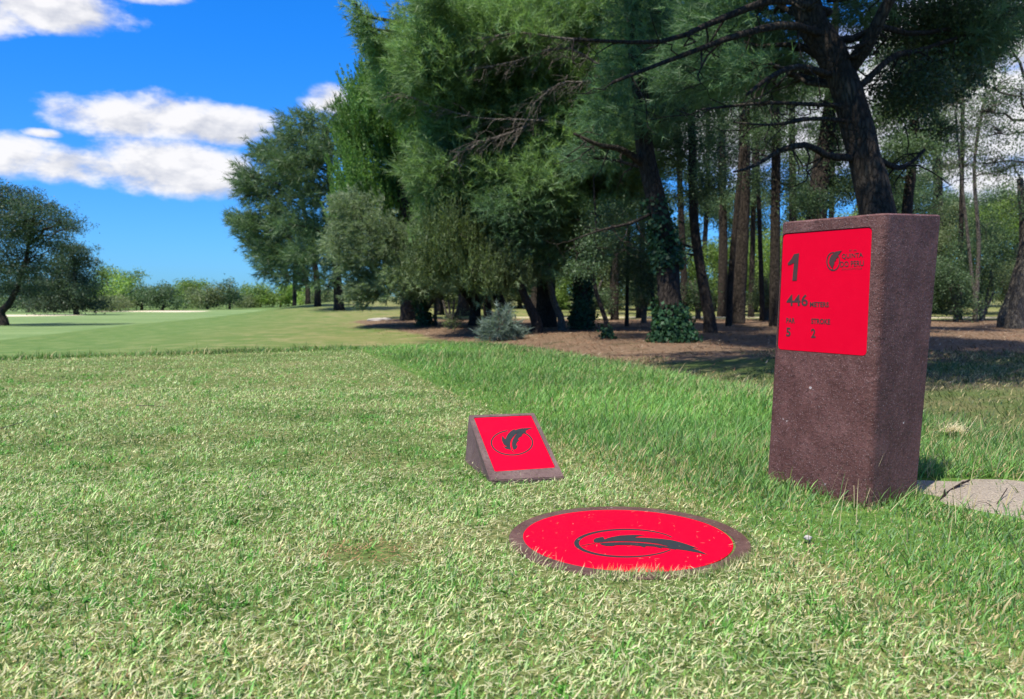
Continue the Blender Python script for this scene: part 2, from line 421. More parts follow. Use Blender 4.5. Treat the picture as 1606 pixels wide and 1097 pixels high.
    parts.append(blades(P, rng.gamma(2.2, .0135, N), rng.uniform(.0018, .0034, N), out + rng.normal(0, 1.2, N), np.abs(rng.normal(.3, .3, N)), np.abs(rng.normal(.7, .5, N)), col, 3))
    N = 34
    P = np.stack([rng.uniform(.62, 1.08, N), rng.uniform(1.74, 1.9, N), np.zeros(N)], 1); P = P[keep(P)]; N = len(P)
    parts.append(blades(P, rng.uniform(.05, .12, N), rng.uniform(.0016, .003, N), rng.uniform(0, 6.28, N), np.abs(rng.normal(.3, .3, N)), np.abs(rng.normal(.9, .5, N)), np.where(rng.random((N, 1)) < .4, np.array([.5, .44, .25]), np.array([.13, .26, .07])) * rng.uniform(.7, 1.2, (N, 1)), 4))
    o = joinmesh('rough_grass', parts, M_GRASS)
    tag(o, 'long bright green rough grass with dry stalks bordering the mown tee', 'grass', kind='stuff')
def litter():
    N = 60000
    X, Y = scatter(N, 6.5, 24, .75, p=1.1)
    us = -1.3 + np.maximum(0, X - 1) * .95
    k = treeline_u(X, Y) - us + .8 * .35 * wav(X, Y, 1.6, 4) > rng.normal(0, .5, N)
    X, Y = X[k], Y[k]; N = len(X)
    P = np.stack([X, Y, hgt(X, Y) + .004], 1)
    c = np.array([.165, .09, .052]) * rng.uniform(.5, 1.5, (N, 1)); pl = rng.random(N) < .05; c[pl] = (.42, .34, .25)
    o = joinmesh('pine_straw', [blades(P, rng.uniform(.04, .12, N), rng.uniform(.006, .016, N), rng.uniform(0, 6.28, N), rng.uniform(1.1, 1.6, N), rng.normal(0, .3, N), c, 2)], M_LITTER)
    tag(o, 'brown fallen needles and leaves covering the ground under the trees', 'leaf litter', kind='stuff')
tee_grass(); rough_grass(); litter()

# ------------------------------------------------------------------ plastic, plaques
def plasticmat(name, c1, c2, scuff=1.0):
    m, t = nt(name); g = G(t)
    o_ = g.n('ShaderNodeTexCoord').outputs['Object']
    n1 = g.noise(o_, 11, 7, .7); n2 = g.noise(o_, 95, 6, .75); n3 = g.noise(o_, 330, 2, .6)
    mp = g.n('ShaderNodeMapping'); g.put(mp.inputs[0], o_); mp.inputs['Scale'].default_value = (1, 1, .25)
    v = g.n('ShaderNodeTexVoronoi', i_Scale=70); g.put(v.inputs['Vector'], mp)
    col = g.mix(g.ramp(n1, .35, .7), c1, c2)
    col = g.mix(g.m('MULTIPLY', g.ramp(n2, .5, .68), .75), col, (c1[0] * .45, c1[1] * .42, c1[2] * .42))
    col = g.mix(g.m('MULTIPLY', g.ramp(n3, .58, .72), .6 * scuff), col, (.32, .25, .25))
    w1 = g.noise(o_, 21, 3, .7); w2 = g.noise(o_, 85, 3, .75)
    sc = g.m('MULTIPLY', g.ramp(w1, .695, .735), g.ramp(w2, .5, .62))
    sc = g.m('MAXIMUM', sc, g.m('MULTIPLY', g.ramp(g.noise(o_, 75, 3, .6), .745, .775), .9))
    col = g.mix(g.m('MULTIPLY', sc, .75 * scuff), col, (.55, .53, .52))
    h = g.m('ADD', g.m('MULTIPLY', n2, 1.0), g.m('ADD', g.m('MULTIPLY', v.outputs[0], .35), g.m('MULTIPLY', n1, .9)))
    b = g.n('ShaderNodeBump', i_Strength=.9, i_Distance=.0045, i_Height=h)
    p = g.n('ShaderNodeBsdfPrincipled', i_Base_Color=col, i_Roughness=.6, i_Normal=b)
    p.inputs['Specular IOR Level'].default_value = .35
    o = g.n('ShaderNodeOutputMaterial'); g.put(o.inputs[0], p)
    return m
M_POST = plasticmat('recycled_plastic', (.072, .026, .022), (.128, .056, .050))
M_WEDGE = plasticmat('weathered_plastic', (.095, .056, .052), (.15, .098, .09), .6)
def redmat():
    m, t = nt('red_plaque'); g = G(t)
    o_ = g.n('ShaderNodeTexCoord').outputs['Object']
    n = g.noise(o_, 30, 4); d = g.ramp(g.noise(o_, 260, 2, .6), .74, .78)
    col = g.mix(n, (.56, .0, .018), (.61, .001, .022))
    col = g.mix(g.m('MULTIPLY', d, .25), col, (.7, .2, .2))
    p = g.n('ShaderNodeBsdfPrincipled', i_Base_Color=col, i_Roughness=g.m('ADD', .42, g.m('MULTIPLY', n, .15)))
    p.inputs['Specular IOR Level'].default_value = .06
    o = g.n('ShaderNodeOutputMaterial'); g.put(o.inputs[0], p); return m
M_RED = redmat()
M_RIM = plasticmat('brown_rim', (.072, .034, .028), (.115, .062, .052), .4)
def darkmat(name, c):
    m, t = nt(name); g = G(t)
    o_ = g.n('ShaderNodeTexCoord').outputs['Object']
    n = g.noise(o_, 60, 4)
    p = g.n('ShaderNodeBsdfPrincipled', i_Base_Color=g.mix(n, c, tuple(x * 1.6 for x in c)), i_Roughness=.7)
    p.inputs['Specular IOR Level'].default_value = .15
    o = g.n('ShaderNodeOutputMaterial'); g.put(o.inputs[0], p); return m
M_INK = darkmat('engraved_slate', (.016, .019, .022))
M_INK2 = darkmat('engraved_brown', (.042, .024, .025))

def slab(name, poly3, n, thick, mat, parent, holes=None):
    """closed plate: polygon points on a plane, extruded along n by thick (tessellated)"""
    from mathutils.geometry import tessellate_polygon
    base = np.array(parent.matrix_world.translation if parent is not None else (0, 0, 0))
    P = np.array(poly3) ; N = len(P)
    tris = tessellate_polygon([[Vector(p) for p in P]])
    V = list(P) + list(P + np.array(n) * thick)
    nrm = None
    F = []
    for a, b, c in tris:
        fn = np.cross(P[b] - P[a], P[c] - P[a])
        if np.dot(fn, n) < 0: b, c = c, b
        F.append((a + N, b + N, c + N)); F.append((a, c, b))
    ar = sum(np.cross(P[i] - P[0], P[(i + 1) % N] - P[0]) for i in range(N))
    for i in range(N):
        j = (i + 1) % N
        F.append((i, j, j + N, i + N) if np.dot(ar, n) > 0 else (j, i, i + N, j + N))
    return V, F
class Multi:
    def __init__(s): s.V = []; s.F = []
    def add(s, V, F):
        o = len(s.V); s.V += [np.array(v) for v in V]; s.F += [tuple(i + o for i in f) for f in F]
    def build(s, name, mat, parent, origin, smooth=False):
        me = mesh_pd(name, [v - np.array(origin) for v in s.V], s.F, smooth)
        return link(name, me, parent, mat)
def roundrect(c4, r, k=5):
    """3-D quad corners (in order) -> rounded polygon"""
    out = []
    c4 = [np.array(c) for c in c4]
    for i in range(4):
        p, a, b = c4[i], c4[i - 1], c4[(i + 1) % 4]
        e1 = unit(a - p) * r; e2 = unit(b - p) * r
        for j in range(k + 1):
            t = j / k
            out.append((p + e1) * (1 - t) ** 2 + p * 2 * t * (1 - t) + (p + e2) * t * t)
    return out
def text_mesh(s, bold=0.0):
    cu = D.curves.new('t', 'FONT'); cu.body = s; cu.offset = bold; cu.resolution_u = 3
    ob = D.objects.new('t', cu); COL.objects.link(ob)
    dg = bpy.context.evaluated_depsgraph_get()
    me = D.meshes.new_from_object(ob.evaluated_get(dg))
    V = np.array([v.co[:] for v in me.vertices]); F = [tuple(p.vertices) for p in me.polygons]
    D.objects.remove(ob); D.meshes.remove(me); D.curves.remove(cu)
    return V, F
def put_text(mu, s, tl, tr, bl, p0, n, bold=0.0, lift=.0006):
    """lettering laid on a plane so that its box has the three given corners"""
    V, F = text_mesh(s, bold)
    A, B, Cc = (onplane(*q, p0, n) for q in (tl, tr, bl))
    x0, x1 = V[:, 0].min(), V[:, 0].max(); y0, y1 = V[:, 1].min(), V[:, 1].max()
    u = (V[:, 0] - x0) / (x1 - x0); w = (y1 - V[:, 1]) / (y1 - y0)
    W = A + u[:, None] * (B - A) + w[:, None] * (Cc - A) + np.array(n) * lift
    fx = []
    for f in F:
        q = W[list(f)]; nn = np.cross(q[1] - q[0], q[2] - q[0])
        fx.append(f if np.dot(nn, n) > 0 else f[::-1])
    mu.add(W, fx)
def trace(mu, pts, conv, p0, n, lift=.0006):
    P = [onplane(*conv(x, y), p0, n) + np.array(n) * lift for x, y in pts]
    V, F = slab('x', P, n, .0004, None, None); mu.add(V, F)
def ringtrace(mu, cx, cy, ro, ri, off, conv, p0, n, a0, a1, lift=.0006, k=60):
    """band between two ellipses drawn on the plate"""
    for i in range(k):
        t0 = a0 + (a1 - a0) * i / k; t1 = a0 + (a1 - a0) * (i + 1) / k
        q = [(cx + ro[0] * math.cos(t0), cy + ro[1] * math.sin(t0)), (cx + ro[0] * math.cos(t1), cy + ro[1] * math.sin(t1)),
             (cx + off[0] + ri[0] * math.cos(t1), cy + off[1] + ri[1] * math.sin(t1)), (cx + off[0] + ri[0] * math.cos(t0), cy + off[1] + ri[1] * math.sin(t0))]
        P = [onplane(*conv(*x), p0, n) + np.array(n) * lift for x in q]
        nn = np.cross(P[1] - P[0], P[2] - P[0])
        mu.add(P, [(0, 1, 2, 3) if np.dot(nn, n) > 0 else (3, 2, 1, 0)])

def boolean_cut(ob, V, F):
    me = mesh_pd('cut', V, F); c = link('cut', me, ob.parent)
    md = ob.modifiers.new('b', 'BOOLEAN'); md.operation = 'DIFFERENCE'; md.object = c; md.solver = 'EXACT'
    dg = bpy.context.evaluated_depsgraph_get(); dg.update()
    new = D.meshes.new_from_object(ob.evaluated_get(dg))
    print('BOOL', len(ob.data.polygons), len(new.polygons)); ob.modifiers.clear(); ob.data = new
    D.objects.remove(c)

# ------------------------------------------------------------------ tee sign post
def tee_post():
    dL = np.array([-.539, .842, 0]); dR = np.array([.842, .539, 0])
    bz = -.06
    P0 = np.array([.836, 1.893, 0]); w, d = .298, .195
    botc = [P0, P0 + dR * d, P0 + dR * d + dL * w, P0 + dL * w]
    tc = at(1388, 337, 1.868)
    nl = unit(np.cross(botc[3] - botc[0], tc - botc[0])); nr = unit(np.cross(botc[1] - botc[0], tc - botc[0]))
    topc = [tc, onplane(1476, 339.5, tc, nr), None, onplane(1227, 351, tc, nl)]
    topc[2] = topc[1] + topc[3] - topc[0] 
    topc = [np.array(t) for t in topc]
    def ringpts(c4, z):
        rad = [.022, .005, .010, .006]
        out = []
        for i in range(4):
            p, a, b = c4[i], c4[i - 1], c4[(i + 1) % 4]
            e1 = unit(a - p) * rad[i]; e2 = unit(b - p) * rad[i]
            for j in range(7):
                t = j / 6; out.append((p + e1) * (1 - t) ** 2 + p * 2 * t * (1 - t) + (p + e2) * t * t)
        return out
    for b in botc: b[2] = bz
    levels = []
    for f in np.linspace(0, 1, 24):
        levels.append(ringpts([botc[i] * (1 - f) + topc[i] * f for i in range(4)], 0))
    inset = [c + (np.mean(topc, 0) - c) * .03 + np.array([0, 0, .004]) for c in levels[-1]]
    levels.append(inset)
    n = len(levels[0]); V = [p for l in levels for p in l]; F = []
    for k in range(len(levels) - 1):
        for i in range(n):
            j = (i + 1) % n
            F.append((k * n + i, k * n + j, k * n + n + j, k * n + n + i))
    F.append(tuple(range((len(levels) - 1) * n, len(levels) * n))); F.append(tuple(range(n))[::-1])
    base = np.array([*POSTQ.mean(0), 0.0])
    root = empty('tee_sign_post', base)
    tag(root, 'tall dark brown plastic post with red plaque reading 1, 446 meters, par 5', 'sign post')
    me = mesh_pd('post_body', [v - base for v in V], F)
    body = link('post_body', me, root, M_POST)
    # left face plane
    a = botc[0]; b = botc[3]; c = topc[3]; e = topc[0]
    nrm = unit(np.cross(b - a, e - a)); 
    if np.dot(nrm, CAM - a) < 0: nrm = -nrm
    ctr = (np.array(a) + b + c + e) / 4
    q = [onplane(*p, ctr, nrm) for p in ((1228, 367.5), (1367, 356.5), (1358, 558.5), (1219.5, 548))]
    rr = roundrect(q, .012)
    grow = [ctr_ + (p - ctr_) * 1.010 for p in rr for ctr_ in [np.mean(rr, 0)]]
    V2, F2 = slab('c', [p - nrm * .006 for p in grow], nrm, .03, None, None)
    boolean_cut(body, [v - base for v in V2], F2)
    if not body.data.materials: body.data.materials.append(M_POST)
    mu = Multi(); V3, F3 = slab('p', [p - nrm * .0058 for p in rr], nrm, .0042, None, None); mu.add(V3, F3)
    plq = mu.build('plaque', M_RED, root, base)
    p0 = ctr - nrm * .0016
    mu = Multi()
    z = lambda x, y: (1210 + x / 4.772, 340 + y / 4.772)
    def T(s, x0, y0, x1, y1, slope=-.06, bold=.02, skew=.09):
        h = y1 - y0; tl = z(x0 + skew * h, y0); tr = z(x1 + skew * h, y0 + (x1 - x0) * slope); bl = z(x0, y1)
        put_text(mu, s, tl, tr, bl, p0, nrm, bold)
    def done(nm, mat=M_INK2):
        nonlocal mu
        mu.build(nm, mat, plq, base); mu = Multi()
    T('446', 114, 584, 274, 670, -.012, .02, -.02)
    T('METERS', 288, 638, 430, 676, .015, .03, .0); done('distance_lettering')
    T('PAR', 112, 758, 177, 796, .03, .03, .0)
    T('5', 110, 830, 144, 897, .03, .03, .0); done('par_lettering')
    T('STROKE', 298, 762, 440, 802, .035, .03, .0)
    T('2', 297, 838, 331, 907, .03, .03, .0); done('stroke_lettering')
    for pts in ([(170, 282), (208, 274), (190, 478), (157, 480), (170, 345), (130, 365), (122, 350), (150, 318)],):
        trace(mu, pts, z, p0, nrm)
    done('hole_number')
    T('QUINTA', 528, 281, 686, 322, -.085, .014, -.05)
    T('DO PERU', 516, 337, 692, 379, -.06, .014, -.05)
    T('EST. 1994', 583, 248, 637, 262, -.03, .0, .0)
    T('GOLF & COUNTRY CLUB', 526, 388, 676, 401, -.05, .0, .0)
    done('club_lettering')
    ringtrace(mu, 462, 336, (51, 71), (43, 62), (1, -1), z, p0, nrm, R(-40), R(292))
    trace(mu, [(528, 254), (505, 258), (482, 262), (462, 278), (447, 292), (441, 306), (436, 318), (432, 345), (440, 362), (446, 375), (458, 380), (466, 366), (472, 350), (474, 334), (484, 328), (487, 312), (498, 304), (500, 288), (512, 276)], z, p0, nrm)
    trace(mu, [(456, 380), (452, 404), (457, 404), (462, 380)], z, p0, nrm)
    mu.build('emblem', M_INK2, plq, base)
tee_post()

# ------------------------------------------------------------------ wedge tee marker
FEATHER_L = [(690, 560), (660, 553), (640, 550), (612, 538), (598, 525), (585, 508), (612, 517), (642, 518), (612, 503), (592, 488), (574, 455), (566, 425), (565, 398), (577, 370), (588, 392), (614, 418), (622, 395), (634, 368), (652, 343), (672, 322), (692, 305), (715, 293), (734, 283), (741, 298), (770, 287), (800, 278), (845, 271), (835, 282), (800, 312), (775, 332), (750, 350), (722, 383), (700, 408), (685, 436), (677, 470), (677, 505), (683, 535)]
FEATHER_R = [(720, 558), (707, 535), (699, 500), (699, 465), (706, 432), (725, 395), (745, 367), (766, 342), (800, 314), (845, 274), (905, 270), (980, 268), (940, 280), (900, 296), (872, 316), (896, 318), (872, 332), (848, 346), (822, 370), (846, 372), (818, 384), (792, 400), (775, 432), (804, 424), (780, 445), (762, 470), (752, 505), (775, 492), (772, 515), (758, 542), (742, 553)]
def wedge():
    F0 = onplane(769, 762, (0, 0, .0), (0, 0, 1)); F1 = onplane(885, 756, (0, 0, .0), (0, 0, 1))
    lip = .014
    fl = F0 + (0, 0, lip); fr = F1 + (0, 0, lip)
    tl = at(735, 651, 2.50); tr = onplane(838, 647.5, tl, unit(np.cross(fr - fl, tl - fl)))
    bl = at(728, 735, 2.44); bl[2] = 0; br = tr + (.012, -.03, 0); br[2] = 0
    F0 = np.array(F0); F1 = np.array(F1)
    base = np.array([0.0, 2.35, 0])
    root = empty('wedge_tee_marker', base)
    tag(root, 'small wedge-shaped brown block with sloping red plaque and dark feather emblem', 'tee marker')
    sub = Multi()
    dn = np.array([0, 0, -.03])
    inn = np.array([0, .008, 0])
    V = [F0 + inn + dn, F1 + inn + dn, fl, fr, tl, tr, bl + dn, br + dn]
    Fc = [(0, 1, 3, 2), (2, 3, 5, 4), (4, 5, 7, 6), (0, 2, 4, 6), (1, 7, 5, 3), (0, 6, 7, 1)]
    body = link('block', mesh_pd('block', [v - base for v in V], Fc), root, M_WEDGE)
    import bmesh
    bm = bmesh.new(); bm.from_mesh(body.data)
    bmesh.ops.recalc_face_normals(bm, faces=bm.faces)
    bmesh.ops.bevel(bm, geom=list(bm.edges), offset=.0022, segments=2, affect='EDGES')
    bm.to_mesh(body.data); bm.free()
    nrm = unit(np.cross(fr - fl, tl - fl)); 
    if nrm[2] < 0: nrm = -nrm
    ctr = (fl + fr + tl + tr) / 4
    z = lambda x, y: (720 + x / 8.44, 640 + y / 8.44)
    q = [onplane(*z(*p), ctr, nrm) for p in ((200, 132), (952, 100), (1270, 785), (476, 838))]
    rr = roundrect(q, .006)
    mid = np.mean(rr, 0)
    V2, F2 = slab('c', [mid + (p - mid) * 1.014 - nrm * .004 for p in rr], nrm, .03, None, None)
    boolean_cut(body, [v - base for v in V2], F2)
    if not body.data.materials: body.data.materials.append(M_WEDGE)
    mu = Multi(); V3, F3 = slab('p', [p - nrm * .0039 for p in rr], nrm, .0030, None, None); mu.add(V3, F3)
    plq = mu.build('plaque', M_RED, root, base)
    p0 = ctr - nrm * .0009
    mu = Multi()
    ringtrace(mu, 700, 462, (283, 171), (262, 154), (0, 0), z, p0, nrm, R(-55), R(258), lift=.0004)
    trace(mu, FEATHER_L, z, p0, nrm, .0006); trace(mu, FEATHER_R, z, p0, nrm, .0007)
    trace(mu, [(690, 558), (706, 556), (732, 594), (724, 594)], z, p0, nrm, .0005)
    mu.build('emblem', M_INK, plq, base)
wedge()

# ------------------------------------------------------------------ round disc marker
def disc():
    base = np.array([*DISC_C, -.009])
    root = empty('round_tee_marker', base)
    tag(root, 'round red disc in a brown ring set flat in the turf, with dark feather emblem', 'tee marker')
    k = 96
    def lathe(prof, cx=0, cy=0):
        V = []; F = []
        for r, z in prof:
            for i in range(k):
                a = 2 * np.pi * i / k; V.append((cx + r * math.cos(a), cy + r * math.sin(a), z))
        for j in range(len(prof) - 1):
            for i in range(k):
                i2 = (i + 1) % k; F.append((j * k + i, j * k + i2, j * k + k + i2, j * k + k + i))
        return V, F
    V, F = lathe([(DISC_R, -.03), (DISC_R, .012), (DISC_R - .003, .015), (.216, .015), (.2145, .0135), (.2145, .008)])
    o = link('rim', mesh_pd('rim', V, F), root, M_RIM)
    V, F = lathe([(.2135, .006), (.2135, .0138), (.2125, .0146), (.0005, .0146)], -.004, 0)
    plq = link('plaque', mesh_pd('plaque', V, F), root, M_RED)
    n = np.array([0, 0, 1.0]); p0 = np.array([0, 0, .0056])
    z = lambda x, y: (880 + x / 6.424, 820 + y / 6.424)
    mu = Multi()
    ringtrace(mu, 650, 208, (520, 146), (487, 130), (17, -1), z, p0, n, R(28), R(335), lift=.0003)
    trace(mu, [(325, 188), (332, 172), (350, 160), (400, 150), (424, 147), (432, 160), (440, 172), (470, 158), (520, 146), (600, 132), (720, 126), (845, 129), (790, 138), (730, 152), (850, 155), (1000, 165), (1110, 178), (1200, 200), (1290, 229), (1385, 266), (1300, 256), (1390, 284), (1440, 308), (1475, 328), (1380, 306), (1250, 282), (1130, 266), (1060, 236), (980, 217), (900, 206), (800, 197), (700, 192), (560, 190), (450, 196), (370, 206), (335, 202)], z, p0, n, .0005)
    trace(mu, [(385, 212), (420, 207), (500, 203), (600, 200), (700, 201), (800, 207), (900, 216), (980, 226), (1055, 242), (1130, 262), (1160, 278), (1100, 266), (1060, 258), (1000, 254), (1022, 268), (980, 256), (940, 245), (855, 240), (838, 254), (800, 240), (700, 231), (600, 230), (550, 231), (520, 240), (450, 238), (410, 228)], z, p0, n, .0006)
    trace(mu, [(200, 236), (260, 222), (345, 209), (345, 213), (262, 228), (206, 240)], z, p0, n, .0004)
    mu.build('emblem', M_INK, plq, base)
disc()

# ------------------------------------------------------------------ small things by the post
def tube(path, rad, k=6, jit=0.0, cap=True):
    path = np.array(path, float); n = len(path); V = []; F = []
    t = np.gradient(path, axis=0); t = unit(t)
    ref = np.array([0, 0, 1.0]) if abs(t[0][2]) < .8 else np.array([1.0, 0, 0])
    for i in range(n):
        a = unit(np.cross(t[i], ref)); b = np.cross(t[i], a)
        for j in range(k):
            th = 2 * np.pi * j / k
            r = rad[i] * (1 + jit * rng.normal())
            V.append(path[i] + (a * math.cos(th) + b * math.sin(th)) * r)
    for i in range(n - 1):
        for j in range(k):
            j2 = (j + 1) % k; F.append((i * k + j, i * k + j2, i * k + k + j2, i * k + k + j))
    if cap: F.append(tuple(range((n - 1) * k, n * k))); F.append(tuple(range(k))[::-1])
    return V, F
def sandmat():
    m, t = nt('pale_sand'); g = G(t)
    o_ = g.n('ShaderNodeTexCoord').outputs['Object']
    n1 = g.noise(o_, 9, 5, .65); n2 = g.noise(o_, 240, 3, .7); v = g.n('ShaderNodeTexVoronoi', i_Scale=160); g.put(v.inputs['Vector'], o_)
    col = g.mix(n1, (.36, .30, .235), (.47, .40, .32))
    col = g.mix(g.ramp(n2, .52, .66), col, (.22, .175, .135))
    col = g.mix(g.m('MULTIPLY', g.ramp(g.noise(o_, 30, 5, .7), .5, .7), .5), col, (.26, .22, .175))
    b = g.n('ShaderNodeBump', i_Strength=1.0, i_Distance=.009, i_Height=g.m('ADD', g.m('ADD', n2, v.outputs[0]), g.m('MULTIPLY', n1, 2.0)))
    p = g.n('ShaderNodeBsdfPrincipled', i_Base_Color=col, i_Roughness=.95, i_Normal=b)
    o = g.n('ShaderNodeOutputMaterial'); g.put(o.inputs[0], p); return m
def small_things():
    # sand patch: low mound with an uneven outline
    c = SAND_Q.mean(0); k = 72; rings = 9; V = [(c[0], c[1], hz(*c) + .03)]; F = []
    for r in range(1, rings + 1):
        f = r / rings
        for i in range(k):
            a = 2 * np.pi * i / k
            dvec = np.array([math.cos(a), math.sin(a)])
            best = 9
            for e in range(len(SAND_Q)):
                p, q = SAND_Q[e], SAND_Q[(e + 1) % len(SAND_Q)]
                M = np.array([dvec, p - q]).T
                try: s_ = np.linalg.solve(M, p - c)
                except Exception: continue
                if s_[0] > 0 and -1e-6 <= s_[1] <= 1 + 1e-6: best = min(best, s_[0])
            rr_ = best * f * (1 + (.04 * math.sin(9 * a) + .03 * math.sin(23 * a + 1) + .02 * math.sin(41 * a)) * f)
            x, y = c + dvec * rr_
            V.append((x, y, hz(x, y) + .018 * (1 - f ** 3) - .010 * f ** 8 + .004 * math.sin(23 * x) * math.cos(19 * y) + rng.normal(0, .0012)))
    for i in range(k):
        F.append((0, 1 + i, 1 + (i + 1) % k))
        for r in range(rings - 1):
            a = 1 + r * k
            F.append((a + i, a + k + i, a + k + (i + 1) % k, a + (i + 1) % k))
    o = link('sand_patch', mesh_pd('sand_patch', V, F, True), None, sandmat()); tag(o, kind='structure')
    # twigs lying on the sand
    def twig(px, r, label, forks=()):
        P = np.array([at(*p) for p in px]); base = P[0].copy()
        V, F = tube(P - base, np.linspace(r, r * .5, len(P)), 6, .12)
        mu = Multi(); mu.add(V, F)
        for i, dv in forks:
            q = P[i] - base; V, F = tube([q, q + np.array(dv) * .5 + (0, 0, .006), q + np.array(dv)], [r * .5, r * .4, r * .2], 5, .1); mu.add(V, F)
        o = mu.build('twig', M_DARKTWIG, None, (0, 0, 0)); o.location = base
        tag(o, label, 'twig', 'fallen twigs on the sand')
    twig([(1440, 812, 1.86), (1462, 793, 1.93), (1480, 777, 2.0), (1500, 763, 2.06), (1521, 753, 2.1)], .0042, 'longest dark twig, leaning from the foot of the post across the sand', [(2, (.02, .03, .008)), (3, (.035, .005, .01))])
    twig([(1545, 803, 1.87), (1560, 797, 1.89), (1568, 784, 1.92), (1580, 766, 1.96)], .0022, 'thin upright twig on the sand, between the two thicker ones', [(1, (-.03, .02, .01))])
    twig([(1562, 818, 1.80), (1580, 822, 1.795), (1597, 817, 1.80)], .0058, 'short stubby dark twig lying on the sand near the right edge', [(1, (.012, .02, .006))])
    # pebble
    p = ground_hit(1267, 853); V = []; F = []
    import bmesh
    bm = bmesh.new(); bmesh.ops.create_icosphere(bm, subdivisions=3, radius=1)
    for v in bm.verts:
        v.co = v.co * (1 + .12 * math.sin(3 * v.co.x + 2) + .1 * math.cos(4 * v.co.y + v.co.z * 3)); v.co.x *= .009; v.co.y *= .007; v.co.z *= .005
    me = D.meshes.new('pebble'); bm.to_mesh(me); bm.free()
    o = link('pebble', me, None, M_PALE); o.location = p + np.array([0, 0, .012]); tag(o, 'small white pebble in the grass between the disc and the post', 'pebble')
    # dry grass tuft beside the post
    b = ground_hit(1492, 690, 2.2)
    N = 240
    P = np.stack([rng.normal(0, .022, N), rng.normal(0, .012, N), np.full(N, .03)], 1)
    pr = [blades(P, rng.uniform(.02, .055, N), rng.uniform(.0018, .003, N), rng.uniform(0, 6.28, N), rng.uniform(.4, 1.6, N), rng.normal(.6, .5, N), np.array([.62, .54, .36]) * rng.uniform(.7, 1.15, (N, 1)), 3)]
    N = 5; pr.append(blades(np.stack([np.linspace(-.03, .06, 5), np.zeros(5), np.full(5, .0)], 1), np.array([.11, .06, .10, .12, .06]), np.full(5, .0022), np.array([3.1, 2.0, 1.5, .2, .4]), np.array([.35, .2, .05, .6, .9]), np.full(5, .1), np.tile([.5, .45, .28], (5, 1)), 3))
    o = joinmesh('dry_grass_tuft', pr, M_GRASS); o.location = b; tag(o, 'dry straw-coloured grass tuft standing behind the sand, right of the post', 'grass tuft')
    # pale stones at the edge of the wood
    for px, py, s_, lb in ((590, 503, .16, 'leftmost pale stone at the edge of the wood, the larger of two'), (606, 502, .12, 'smaller pale stone at the edge of the wood, right of its neighbour')):
        g = ground_hit(px, py, 8)
        bm = bmesh.new(); bmesh.ops.create_icosphere(bm, subdivisions=3, radius=1)
        for v in bm.verts:
            v.co = v.co * (1 + .15 * math.sin(3 * v.co.x + px) + .12 * math.cos(4 * v.co.y + v.co.z * 3)); v.co.x *= s_ * 1.5; v.co.y *= s_; v.co.z *= s_ * .55
        me = D.meshes.new('stone'); bm.to_mesh(me); bm.free()
        o = link('stone', me, None, M_PALE); o.location = g; tag(o, lb, 'stone', 'pale stones at the edge of the wood')
    # long dry pine needles on the tee at far left
    for pts, lb in (([(0, 681), (25, 673), (50, 665)], 'long thin brown stalk lying on the tee at the left edge'), ([(213, 643), (240, 643), (262, 645)], 'reddish dry stalk lying on the tee before the dark green patch')):
        P = np.array([ground_hit(*p) + np.array([0, 0, .018]) for p in pts]); base = P[0].copy()
        V, F = tube(P - base, [.0016, .0014, .0008], 5); o = link('dry_stalk', mesh_pd('dry_stalk', V, F), None, M_TWIG); o.location = base; tag(o, lb, 'dry stalk', 'dry stalks on the tee')
M_DARKTWIG = barkmat('dark_twig', (.055, .038, .032), (.12, .085, .07), 40)
M_PALE = darkmat('pale_stone', (.27, .25, .23))
small_things()

# ------------------------------------------------------------------ trees
STY = {  # colour, colour jitter, twig direction bias
 'pine':   dict(c=(0.128, 0.214, 0.096), tip=(0.229, 0.342, 0.114), kind='needle', L=.20, k=15),
 'dark':   dict(c=(0.095, 0.176, 0.094), tip=(0.154, 0.254, 0.106), kind='needle', L=.16, k=15),
 'farpine': dict(c=(0.076, 0.128, 0.065), tip=(0.125, 0.182, 0.085), kind='needle', L=.22, k=14),
 'shoot':  dict(c=(0.084, 0.171, 0.041), tip=(0.161, 0.272, 0.055), kind='shoot', L=.085, k=30),
 'young':  dict(c=(0.086, 0.122, 0.050), tip=(0.144, 0.180, 0.068), kind='shoot', L=.085, k=30),
 'grey':   dict(c=(0.141, 0.194, 0.109), tip=(0.230, 0.287, 0.174), kind='needle', L=.12, k=16),
 'oak':    dict(c=(0.064, 0.108, 0.054), tip=(0.108, 0.171, 0.077), kind='leaf', L=.06, k=11),
 'holm':   dict(c=(0.040, 0.070, 0.042), tip=(0.064, 0.105, 0.055), kind='leaf', L=.06, k=11),
 'bright': dict(c=(0.110, 0.180, 0.039), tip=(0.194, 0.270, 0.065), kind='leaf', L=.06, k=11),
 'olive':  dict(c=(0.104, 0.137, 0.062), tip=(0.165, 0.200, 0.097), kind='leaf', L=.06, k=11),
 'lime':   dict(c=(0.182, 0.286, 0.058), tip=(0.260, 0.364, 0.091), kind='leaf', L=.06, k=11),
 'ivy':    dict(c=(0.029, 0.085, 0.039), tip=(0.058, 0.143, 0.058), kind='leaf', L=.06, k=8),
 'rosemary': dict(c=(0.130, 0.182, 0.156), tip=(0.208, 0.260, 0.234), kind='needle', L=.12, k=14),
}
